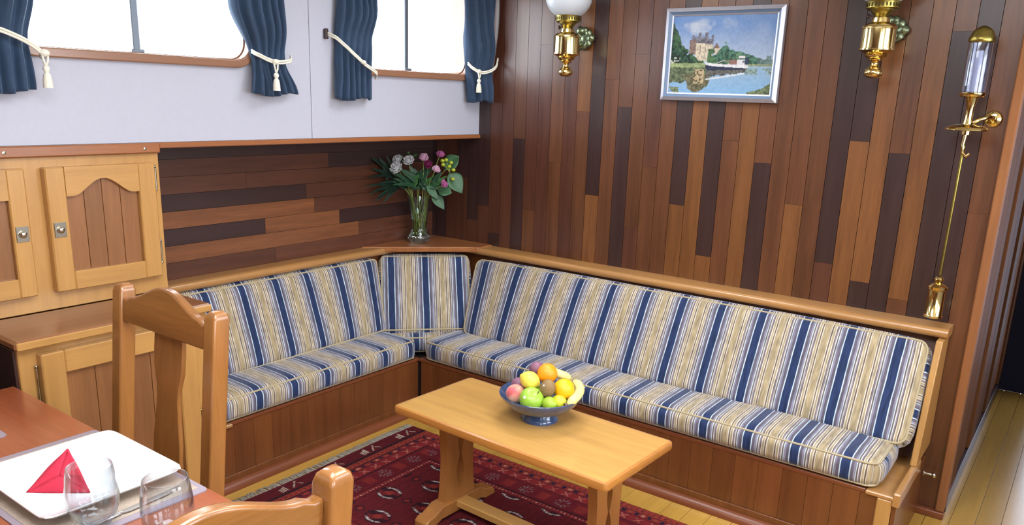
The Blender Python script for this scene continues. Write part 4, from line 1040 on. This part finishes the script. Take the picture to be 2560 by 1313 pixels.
def flower(name, label, cat, p, k, size, mat, kind, grp):
    F = thing(name, tuple(Vector((VX, VY, VZ+0.045))), label, cat, grp)
    sp = stem_path(p, k); obj('stem', MB().tube(sp, 0.0026, 6), STEMM, F, smooth=180)
    n = (p-Vector((VX, VY, VZ+0.22))).normalized()+DV*0.7; n.normalize()
    mb = MB(); rr = random.Random(k)
    if kind == 'mum':
        for ringi, (tl, cnt, ln) in enumerate(((0.1, 20, 1.0), (0.45, 18, 0.95), (0.8, 14, 0.85), (1.15, 10, 0.7))):
            for i in range(cnt): petal(mb, p, n, 2*math.pi*(i+0.5*ringi)/cnt+rr.uniform(-.1,.1), tl+rr.uniform(-.1,.1), size*ln, size*0.30, 0.5)
    else:
        for ringi, (tl, cnt, ln) in enumerate(((0.15, 7, 1.0), (0.55, 7, 0.95), (0.95, 6, 0.85), (1.25, 5, 0.7))):
            for i in range(cnt): petal(mb, p, n, 2*math.pi*(i+0.5*ringi)/cnt+rr.uniform(-.2,.2), tl+rr.uniform(-.15,.15), size*ln*rr.uniform(.9,1.1), size*0.95, rr.uniform(0.3,0.9))
    obj('blossom', mb, mat, F, smooth=180, solid=0.0012, fix=False)
    obj('calyx', MB().tube([tuple(p-n*size*0.55), tuple(p-n*size*0.2), tuple(p)], [size*0.12, size*0.24, size*0.20], 8), LEAF, F, smooth=180)
    return F
def petalmat(name, c):
    m = bpy.data.materials.new(name); m.use_nodes = True; nt = m.node_tree; nt.nodes.clear()
    out = nt.nodes.new('ShaderNodeOutputMaterial'); d = nt.nodes.new('ShaderNodeBsdfDiffuse'); t = nt.nodes.new('ShaderNodeBsdfTranslucent'); mx = nt.nodes.new('ShaderNodeMixShader'); mx.inputs[0].default_value = 0.45
    tc = nt.nodes.new('ShaderNodeTexCoord'); n = nt.nodes.new('ShaderNodeTexNoise'); n.inputs['Scale'].default_value = 60; nt.links.new(tc.outputs['Object'], n.inputs['Vector'])
    r_ = nt.nodes.new('ShaderNodeValToRGB'); a = lin(c); r_.color_ramp.elements[0].color = tuple(x*0.85 for x in a[:3])+(1,); r_.color_ramp.elements[1].color = tuple(min(1, x*1.12) for x in a[:3])+(1,)
    nt.links.new(n.outputs['Fac'], r_.inputs[0])
    for q in (d, t): nt.links.new(r_.outputs[0], q.inputs['Color'])
    nt.links.new(d.outputs[0], mx.inputs[1]); nt.links.new(t.outputs[0], mx.inputs[2]); nt.links.new(mx.outputs[0], out.inputs[0]); return m
MUM = petalmat('white_petals', (250,251,255)); PK1 = petalmat('pale_pink_petals', (238,200,222)); PK2 = petalmat('magenta_petals', (150,58,104)); PK3 = petalmat('pink_petals', (212,128,182))
flower('chrysanthemum', 'white chrysanthemum, right and highest of the three white ones', 'flower', vp(1027, 418, 0.07), 1, 0.040, MUM, 'mum', 'white chrysanthemums in the vase')
flower('chrysanthemum', 'white chrysanthemum in the back, upper left of the three', 'flower', vp(1000, 415, 0.02), 2, 0.036, MUM, 'mum', 'white chrysanthemums in the vase')
flower('chrysanthemum', 'white chrysanthemum, lowest of the three white ones', 'flower', vp(1002, 438, 0.09), 3, 0.044, MUM, 'mum', 'white chrysanthemums in the vase')
flower('carnation', 'pale pink carnation beside the white chrysanthemums', 'flower', vp(1061, 408, 0.06), 4, 0.032, PK1, 'car', 'carnations in the vase')
flower('carnation', 'dark magenta carnation in the middle of the bouquet', 'flower', vp(1073, 424, 0.07), 5, 0.032, PK2, 'car', 'carnations in the vase')
flower('carnation', 'pink carnation standing highest in the bouquet', 'flower', vp(1100, 398, 0.04), 6, 0.029, PK3, 'car', 'carnations in the vase')
flower('carnation', 'pale pink carnation below the magenta one', 'flower', vp(1092, 435, 0.09), 7, 0.027, PK1, 'car', 'carnations in the vase')
flower('carnation', 'pink carnation lowest in the bouquet, over a round leaf', 'flower', vp(1112, 470, 0.10), 8, 0.028, PK3, 'car', 'carnations in the vase')
def leaf_blade(mb, p0, p1, wd, droop=0.03, shape=0.7):
    p0, p1 = Vector(p0), Vector(p1); d = (p1-p0); nn = DV*0.8+Vector((0,0,0.6)); sd = d.cross(nn).normalized()
    def f(u, v):
        w_ = wd*math.sin(math.pi*min(1, u**shape*0.98+0.01))
        return tuple(p0+d*u+Vector((0,0,-droop*u*u))+sd*((v-0.5)*w_)+nn.normalized()*(0.15*w_*(2*v-1)**2))
    mb.grid(f, 8, 4)
def greenery(name, label, tip, k, blades, mat, grp='greenery in the vase'):
    F = thing(name, tuple(Vector((VX, VY, VZ+0.045))), label, 'foliage', grp)
    obj('stem', MB().tube(stem_path(tip, k), 0.0024, 6), STEMM, F, smooth=180)
    for (a, b_, wd, dr) in blades:
        mb = MB(); leaf_blade(mb, a, b_, wd, dr, 0.95 if mat is LEAFL else 0.7); obj('leaf', mb, mat, F, smooth=180, solid=0.0008, fix=False)
    return F
c0 = vp(1115, 475, 0.03)
greenery('leaf_branch', 'round-leaved pale green branch on the right of the bouquet', vp(1128, 440, 0.02), 11,
         [(vp(1110,430,.02), vp(1146,398,.03), 0.095, 0.0), (vp(1122,440,.04), vp(1156,478,.05), 0.10, 0.02), (vp(1095,480,.06), vp(1132,480,.09), 0.085, 0.02)], LEAFL)
greenery('leaf_branch', 'large pointed leaf hanging over the right of the vase rim', vp(1085, 485, 0.05), 12,
         [(vp(1082,488,.06), vp(1114,524,.09), 0.062, 0.01), (vp(1068,470,.06), vp(1098,500,.09), 0.045, 0.01)], LEAFL)
rr = random.Random(3); bl = []
for i in range(9):
    a = math.radians(150+i*11); L_ = 62+rr.uniform(-10, 14); bl.append((vp(1008+rr.uniform(-6,6), 470+rr.uniform(-8,8), .04), vp(1008+L_*math.cos(a), 476-L_*math.sin(a)*0.55+rr.uniform(-8,8), .05+rr.uniform(0,.05)), 0.022, 0.04))
greenery('fern_spray', 'dark spiky foliage spray on the left of the bouquet', vp(1000, 468, 0.03), 13, bl, LEAFD)
bl = []
for i in range(22):
    bl.append((vp(1045+rr.uniform(-25,35), 475+rr.uniform(-10,12), .05), vp(1045+rr.uniform(-60,60), 445+rr.uniform(-40,35), .08+rr.uniform(-.04,.05)), rr.uniform(.03,.05), 0.02))
greenery('leaf_branch', 'mid-green leaves filling the middle of the bouquet', vp(1045, 455, 0.04), 14, bl, LEAF)
bl = []
for i in range(18):
    bl.append((vp(985+rr.uniform(-15,20), 455+rr.uniform(-12,12), .0), vp(972+rr.uniform(-36,30), 432+rr.uniform(-32,30), rr.uniform(-.05,.03)), 0.024, 0.01))
greenery('fern_spray', 'very dark foliage behind the white chrysanthemums', vp(980, 440, 0.0), 15, bl, LEAFD)
bl = [(vp(1030,480,.07), vp(1052,448,.10), 0.05, 0.0), (vp(1080,470,.05), vp(1118,446,.06), .02, .0), (vp(1080,476,.05), vp(1112,456,.06), .02, .0), (vp(1060,470,.05), vp(1088,448,.08), .022, .0)]
greenery('leaf_branch', 'single broad bright green leaf low in the bouquet with slim leaves', vp(1050, 460, 0.06), 16, bl, plain('leaf_bright_green', (64,112,58), 0.5, noise=0.15, nscale=30))
BERRY = plain('yellow_green_berry', (166,178,52), 0.4)
def berries(label, pts, k, r, mat):
    F = thing('berry_sprig', tuple(Vector((VX, VY, VZ+0.045))), label, 'berries', 'berry sprigs in the vase'); tip = vp(*pts[0]); obj('stem', MB().tube(stem_path(tip, k), 0.0022, 6), STEMM, F, smooth=180)
    for q_ in pts:
        p = vp(*q_); obj('berry', MB().ball(tuple(p), r, 1.25, 1, 0.95, 10, 8), mat, F, smooth=180)
        obj('twig', MB().tube([tuple(p), tuple((p+tip)/2-Vector((0,0,0.01))), tuple(tip-Vector((0,0,0.03)))], 0.0014, 5), STEMM, F)
berries('yellow-green berries on the right of the bouquet', [(1124,424,.06), (1107,411,.06), (1116,409,.06), (1128,415,.06), (1134,432,.06), (1133,454,.07), (1109,421,.07)], 21, 0.0105, BERRY)
berries('small dark green buds above the white chrysanthemums', [(1026,400,.03), (1022,393,.03), (1038,399,.03), (1008,405,.03), (1041,397,.02)], 22, 0.0095, plain('green_bud', (62,92,54), 0.5))

# ------------------------------------------------------------------ fruit bowl
BX, BY, BZ = 0.605, -1.240, 0.5008
GLAZE = plain('blue_glaze', (54,76,116), 0.16, 0, 0.6, noise=0.18, nscale=40, coat=0.5)
GLAZEO = plain('blue_grey_glaze', (92,108,136), 0.2, 0, 0.6, noise=0.2, nscale=120, coat=0.4)
BW = thing('fruit_bowl', (BX, BY, BZ), 'wide blue glazed footed bowl heaped with fruit on the coffee table', 'bowl')
bo = obj('bowl_body', MB().lathe([(0.001,0.040), (0.050,0.040), (0.080,0.048), (0.115,0.068), (0.140,0.089), (0.153,0.104), (0.156,0.107), (0.1575,0.105), (0.156,0.100), (0.145,0.083), (0.120,0.058), (0.090,0.038), (0.062,0.030), (0.001,0.030)], (BX, BY, BZ), 56, caps=False), GLAZE, BW, smooth=50)
obj('foot', MB().lathe([(0.056,0.031), (0.058,0.024), (0.066,0.012), (0.072,0.004), (0.071,0.0), (0.001,0.0)], (BX, BY, BZ), 48, caps=False), GLAZE, BW, smooth=60)
FRV = RV; FDV = DV; FP = 662.0
def fp(px, b_, z): return Vector((BX, BY, 0))+FRV*((px-1354)/FP)+FDV*b_+Vector((0,0,z))
def fruit(name, label, p, r, mat, sx=1, sy=1, sz=1, rot=None, fn=None, cat='fruit', extra=None):
    o = obj(name, MB().ball(tuple(p), r, sx, sy, sz, 24, 16, T=rot, fn=fn), mat, smooth=180, origin=(p.x, p.y, p.z-r*sz)); tag(o, label, cat, 'fruit in the blue bowl')
    if extra: extra(o)
    return o
def rotm(ax, deg): return Matrix.Rotation(math.radians(deg), 3, ax)
ORA = plain('orange_peel', (244,150,24), 0.38, noise=0.06, nscale=30, bump=0.35, bscale=420); ORB = plain('amber_orange_peel', (246,182,20), 0.38, noise=0.06, nscale=30, bump=0.35, bscale=420)
LEM = plain('lemon_peel', (238,214,84), 0.4, noise=0.06, nscale=25, bump=0.3, bscale=380); APG = plain('green_apple_skin', (150,190,62), 0.3, noise=0.10, nscale=40)
LIM = plain('lime_peel', (158,186,52), 0.36, noise=0.12, nscale=30, bump=0.25, bscale=380); LIMY = plain('yellow_lime_peel', (204,196,50), 0.38, noise=0.1, nscale=30)
KIW = plain('kiwi_skin', (140,112,72), 0.75, noise=0.15, nscale=80, bump=0.3, bscale=700); PLU = plain('plum_skin', (138,92,112), 0.5, noise=0.18, nscale=30); BAN = plain('banana_skin', (240,220,140), 0.45, noise=0.06, nscale=30); TIP = plain('banana_stem_tip', (120,96,62), 0.7, noise=0.3, nscale=200); GRN = plain('dark_green_skin', (120,146,52), 0.4, noise=0.15, nscale=40)
def peachmat():
    m, nt, b = nodes('peach_skin'); tc = nt.nodes.new('ShaderNodeTexCoord'); n = nt.nodes.new('ShaderNodeTexNoise'); n.inputs['Scale'].default_value = 14; nt.links.new(tc.outputs['Object'], n.inputs['Vector'])
    r = nt.nodes.new('ShaderNodeValToRGB'); r.color_ramp.elements[0].position = 0.42; r.color_ramp.elements[0].color = lin((212,86,92)); r.color_ramp.elements[1].position = 0.66; r.color_ramp.elements[1].color = lin((240,190,150))
    nt.links.new(n.outputs['Fac'], r.inputs[0]); nt.links.new(r.outputs[0], b.inputs['Base Color']); b.inputs['Roughness'].default_value = 0.6; b.inputs['Sheen Weight'].default_value = 0.4; return m
PEA = peachmat()
apple_fn = lambda th, a: (1-0.20*math.exp(-(th/0.42)**2)-0.12*math.exp(-((math.pi-th)/0.4)**2))*(1+0.03*math.cos(th))
lemon_fn = lambda th, a: 1+0.16*math.exp(-(th/0.28)**2)+0.12*math.exp(-((math.pi-th)/0.28)**2)
peach_fn = lambda th, a: (1-0.10*math.exp(-(th/0.4)**2))*(1-0.05*math.exp(-((abs(a-4.4))/0.22)**2))
STK = plain('white_sticker', (236,240,244), 0.5); STKB = plain('sticker_print', (40,48,60), 0.5)
fruit('green_apple', 'large green apple with a small white sticker at the front of the bowl', fp(1330, 0.092, 0.612), 0.0460, APG, 1, 1, 0.92, rotm('X', 20) @ rotm('Y', 25), apple_fn,
      extra=lambda o: (obj('apple_stem', MB().tube([tuple(fp(1344, 0.110, 0.642)), tuple(fp(1347, 0.117, 0.655))], 0.0018, 6), TIP, o),
                       obj('sticker', MB().ball(tuple(fp(1330, 0.092, 0.612)+(-FRV*0.026+FDV*0.030+Vector((0,0,0.0175)))*0.90), 0.0085, 1, 1, 1, 12, 8, T=Matrix(((1,0,0),(0,1,0),(0,0,1)))), STK, o, smooth=180)))
fruit('peach', 'pink and yellow peach at the left front of the bowl', fp(1291, 0.035, 0.611), 0.0370, PEA, 1, 1, 0.96, rotm('X', 15), peach_fn)
fruit('peach', 'dull pink peach half hidden behind the lemon', fp(1300, -0.045, 0.616), 0.033, PLU, 1, 1, 0.96, None, peach_fn)
fruit('lemon', 'pale yellow lemon lying above the peach and the apple', fp(1325, 0.030, 0.664), 0.0335, LEM, 1, 1, 1.12, rotm('Z', 20) @ rotm('Y', 112), lemon_fn)
fruit('orange', 'bright orange fruit crowning the heap', fp(1368, -0.003, 0.682), 0.0385, ORA, 1, 1, 0.98, rotm('X', 50),
      extra=lambda o: obj('navel', MB().lathe([(0.001,0.002), (0.004,0.0025), (0.006,0)], seg=10, T=Matrix.Translation(fp(1368, -0.003, 0.682)+(FDV*0.031-FRV*0.016+Vector((0,0,-0.008)))) @ (FDV-FRV*0.5).to_track_quat('Z', 'Y').to_matrix().to_4x4()), TIP, o))
fruit('orange', 'amber-yellow orange at the right of the heap', fp(1409, 0.048, 0.640), 0.0400, ORB, 1, 1, 0.97, rotm('X', 40))
fruit('kiwi', 'brown kiwi with a small sticker in the middle of the heap', fp(1368, 0.078, 0.651), 0.0285, KIW, 1, 1, 1.28, rotm('Z', 30) @ rotm('X', 10) @ rotm('Y', 18), None,
      extra=lambda o: obj('sticker', MB().ball(tuple(fp(1368, 0.078, 0.651)+(-FRV*0.013+FDV*0.0165+Vector((0,0,0.0175)))*0.90), 0.007, 1, 1, 1, 10, 8), STK, o, smooth=180))
fruit('lime', 'small yellow-green lime at the very front of the bowl', fp(1373, 0.116, 0.606), 0.0270, LIM, 1, 1, 1.06, rotm('Y', 80), lemon_fn)
fruit('lemon', 'yellow-green lemon between the lime and the banana', fp(1395, 0.086, 0.601), 0.0280, LIMY, 1, 1, 1.15, rotm('Y', 60), lemon_fn)
fruit('lime', 'dark green lime tucked behind the banana stem', fp(1418, 0.058, 0.589), 0.0235, GRN, 1, 1, 1.1, rotm('Y', 80))
fruit('green_apple', 'small green apple hidden below the kiwi', fp(1351, 0.022, 0.605), 0.0320, APG, 1, 1, 0.94, None, apple_fn)
fruit('plum', 'dusky purple plum behind the top orange', fp(1343, -0.055, 0.680), 0.0300, PLU, 1, 1, 1, rotm('X', 20))
def banana(label, pts, r):
    P = [fp(*p) for p in pts]; dense = []
    for i in range(len(P)-1):
        p0 = P[max(0,i-1)]; p1 = P[i]; p2 = P[i+1]; p3 = P[min(len(P)-1,i+2)]
        for k in range(6):
            t = k/6; dense.append(0.5*((2*p1)+(p2-p0)*t+(2*p0-5*p1+4*p2-p3)*t*t+(3*p1-p0-3*p2+p3)*t**3))
    dense.append(P[-1]); n = len(dense)
    rad = [r*(0.30+0.70*sm(min(i/(n*0.28), 1)))*(1-0.55*sm(max(0, (i/n-0.82)/0.18))) for i in range(n)]
    o = obj('banana', MB().tube([tuple(p) for p in dense], rad, 7), BAN, smooth=180, origin=tuple(dense[n//2]-Vector((0,0,r)))); tag(o, label, 'fruit', 'fruit in the blue bowl')
    d = (dense[0]-dense[1]).normalized()
    obj('stem_tip', MB().tube([tuple(dense[0]), tuple(dense[0]+d*0.012)], [r*0.36, r*0.50], 8), TIP, o, smooth=60)
banana('banana curving along the right rim with its stem to the front', [(1416, 0.110, 0.606), (1425, 0.100, 0.611), (1438, 0.074, 0.619), (1448, 0.035, 0.626), (1449, -0.008, 0.634), (1438, -0.042, 0.640)], 0.0180)
banana('banana behind the amber orange at the back of the bowl', [(1432, -0.085, 0.622), (1420, -0.060, 0.650), (1402, -0.040, 0.667), (1385, -0.05, 0.672), (1368, -0.075, 0.664)], 0.017)

# ------------------------------------------------------------------ table setting
TZ = 0.7503
MATM = plain('woven_placemat', (176,158,142), 0.7, noise=0.12, nscale=200, bump=0.4, bscale=500); MATE = plain('placemat_border', (150,136,146), 0.6)
def placemat(label, x0, x1, y0, y1):
    o = obj('placemat', MB().prism(rbox(x0, x1, y0, y1, 0.012), 'z', TZ, TZ+0.003), MATE); tag(o, label, 'placemat', 'placemats on the dining table')
    nst = 9
    for i in range(nst):
        xa = x0+0.022+(x1-x0-0.044)*i/nst; obj('woven_strip', MB().box(xa+0.0006, xa+(x1-x0-0.044)/nst-0.0006, y0+0.014, y1-0.014, TZ+0.003, TZ+0.0042), MATM, o)
placemat('beige woven placemat with grey border under the square plate', 0.052, 0.588, -2.975, -2.617)
placemat('grey corner of a second placemat at the left edge', -0.62+0.16, -0.083, -3.14, -2.783)
PORC = plain('white_porcelain', (244,244,244), 0.12, 0, 0.6, coat=0.6)
def plate():
    x0, x1, y0, y1 = 0.160, 0.512, -2.952, -2.628; cx, cy = (x0+x1)/2, (y0+y1)/2; hx, hy = (x1-x0)/2, (y1-y0)/2
    def sq(a, rr_, s_):   # rounded square outline
        c_, s2 = math.cos(a), math.sin(a); n_ = 15.0; k = (abs(c_)**n_+abs(s2)**n_)**(-1/n_); return (cx+hx*s_*c_*k, cy+hy*s_*s2*k)
    prof = [(0.02, 0.0125), (0.55, 0.0125), (0.74, 0.014), (0.80, 0.019), (0.90, 0.025), (0.985, 0.034), (1.0, 0.035), (1.0, 0.032), (0.95, 0.024), (0.82, 0.012), (0.70, 0.0045), (0.66, 0.0), (0.02, 0.0)]
    seg = 96; vs = []; fs = []; n_ = len(prof)
    for i in range(seg):
        a = 2*math.pi*i/seg
        for s_, z in prof: p = sq(a, 0, s_); vs.append((p[0], p[1], TZ+0.0044+z))
    for i in range(seg):
        j = (i+1) % seg
        for k in range(n_-1): fs.append((i*n_+k, j*n_+k, j*n_+k+1, i*n_+k+1))
    fs.append(tuple(i*n_ for i in range(seg))); fs.append(tuple(i*n_+n_-1 for i in range(seg))[::-1])
    o = obj('square_plate', MB().add(vs, fs), PORC, smooth=40); tag(o, 'large white square plate with upturned rim on the placemat', 'plate')
plate()
NAP = plain('red_napkin', (190,36,62), 0.85, noise=0.06, nscale=80, bump=0.3, bscale=900)
def napkin():
    z0 = TZ+0.0175; A = Vector((0.318, -2.905, z0)); Bn = Vector((0.425, -2.815, z0)); Tp = Vector((0.318, -2.806, z0+0.074)); Cb = Vector((0.215, -2.775, z0)); Mid = Vector((0.350, -2.845, z0+0.030))
    def tri(a, b_, c_, bul):
        mb = MB(); n_ = 10; vs = []; idx = {}; nn = (b_-a).cross(c_-a).normalized()
        for i in range(n_+1):
            for j in range(n_+1-i):
                u, v = i/n_, j/n_; p = a*(1-u-v)+b_*u+c_*v+nn*(bul*27*u*v*(1-u-v)); idx[(i,j)] = len(vs); vs.append(tuple(p))
        fs = []
        for i in range(n_):
            for j in range(n_-i):
                fs.append((idx[(i,j)], idx[(i+1,j)], idx[(i,j+1)]))
                if i+j < n_-1: fs.append((idx[(i+1,j)], idx[(i+1,j+1)], idx[(i,j+1)]))
        mb.add(vs, fs); return mb
    Nn = thing('napkin', (0.32, -2.84, z0), 'folded red napkin standing as a tent on the white plate', 'napkin')
    for (a, b_, c_, bl) in ((A, Mid, Tp, 0.004), (Mid, Bn, Tp, -0.005), (A, Bn, Mid, 0.006), (Bn, Cb, Tp, 0.006), (Cb, A, Tp, 0.006)):
        obj('fold', tri(a, b_, c_, bl), NAP, Nn, smooth=180, solid=0.0035, fix=False)
napkin()
def tumbler(label, cx, cy):
    prof = [(0.001,0.0), (0.030,0.0), (0.036,0.004), (0.044,0.018), (0.0515,0.042), (0.0535,0.062), (0.0525,0.085), (0.049,0.112), (0.0450,0.135), (0.0440,0.1355), (0.0432,0.135), (0.0472,0.112), (0.0507,0.085), (0.0517,0.062), (0.0495,0.042), (0.041,0.020), (0.030,0.010), (0.001,0.008)]
    T_ = thing('drinking_glass', (cx, cy, TZ), label, 'glass', 'stemless drinking glasses')
    obj('glass_body', MB().lathe(prof, (cx, cy, TZ+(0.0044 if cx < 0.6 else 0.0)), 56, caps=False), GLASS, T_, smooth=60)
    return T_
tumbler('round stemless drinking glass in front of the plate and napkin', 0.541, -2.862)
tumbler('round stemless drinking glass standing right of the other one', 0.702, -2.785)
def knife(label, p0, p1, z):
    p0, p1 = Vector(p0), Vector(p1); d = (p1-p0); L_ = d.length; d.normalize(); s_ = Vector((-d.y, d.x)); Kn = thing('table_knife', (p0.x, p0.y, z), label, 'cutlery')
    def pt(a, b_, zz): q_ = p0+d*a+s_*b_; return (q_.x, q_.y, z+zz)
    obj('handle', MB().tube([pt(0, 0, 0.005), pt(0.01, 0, 0.005), pt(L_*0.42, 0, 0.005), pt(L_*0.45, 0, 0.005)], [0.004, 0.0075, 0.006, 0.004], 10, sq=0.6), STEEL, Kn, smooth=60)
    bl = [(L_*0.45, -0.004), (L_*0.5, -0.009), (L_*0.85, -0.010), (L_*0.97, -0.003), (L_, 0.006), (L_*0.45, 0.006)]
    obj('blade', MB().add([pt(a, b_, 0.004) for a, b_ in bl]+[pt(a, b_, 0.0055) for a, b_ in bl], [tuple(range(6)), tuple(range(11, 5, -1))]+[(i, (i+1) % 6, 6+(i+1) % 6, 6+i) for i in range(6)]), STEEL, Kn)
knife('steel table knife on the placemat right of the plate', (0.560, -2.93), (0.536, -2.655), TZ+0.0044)
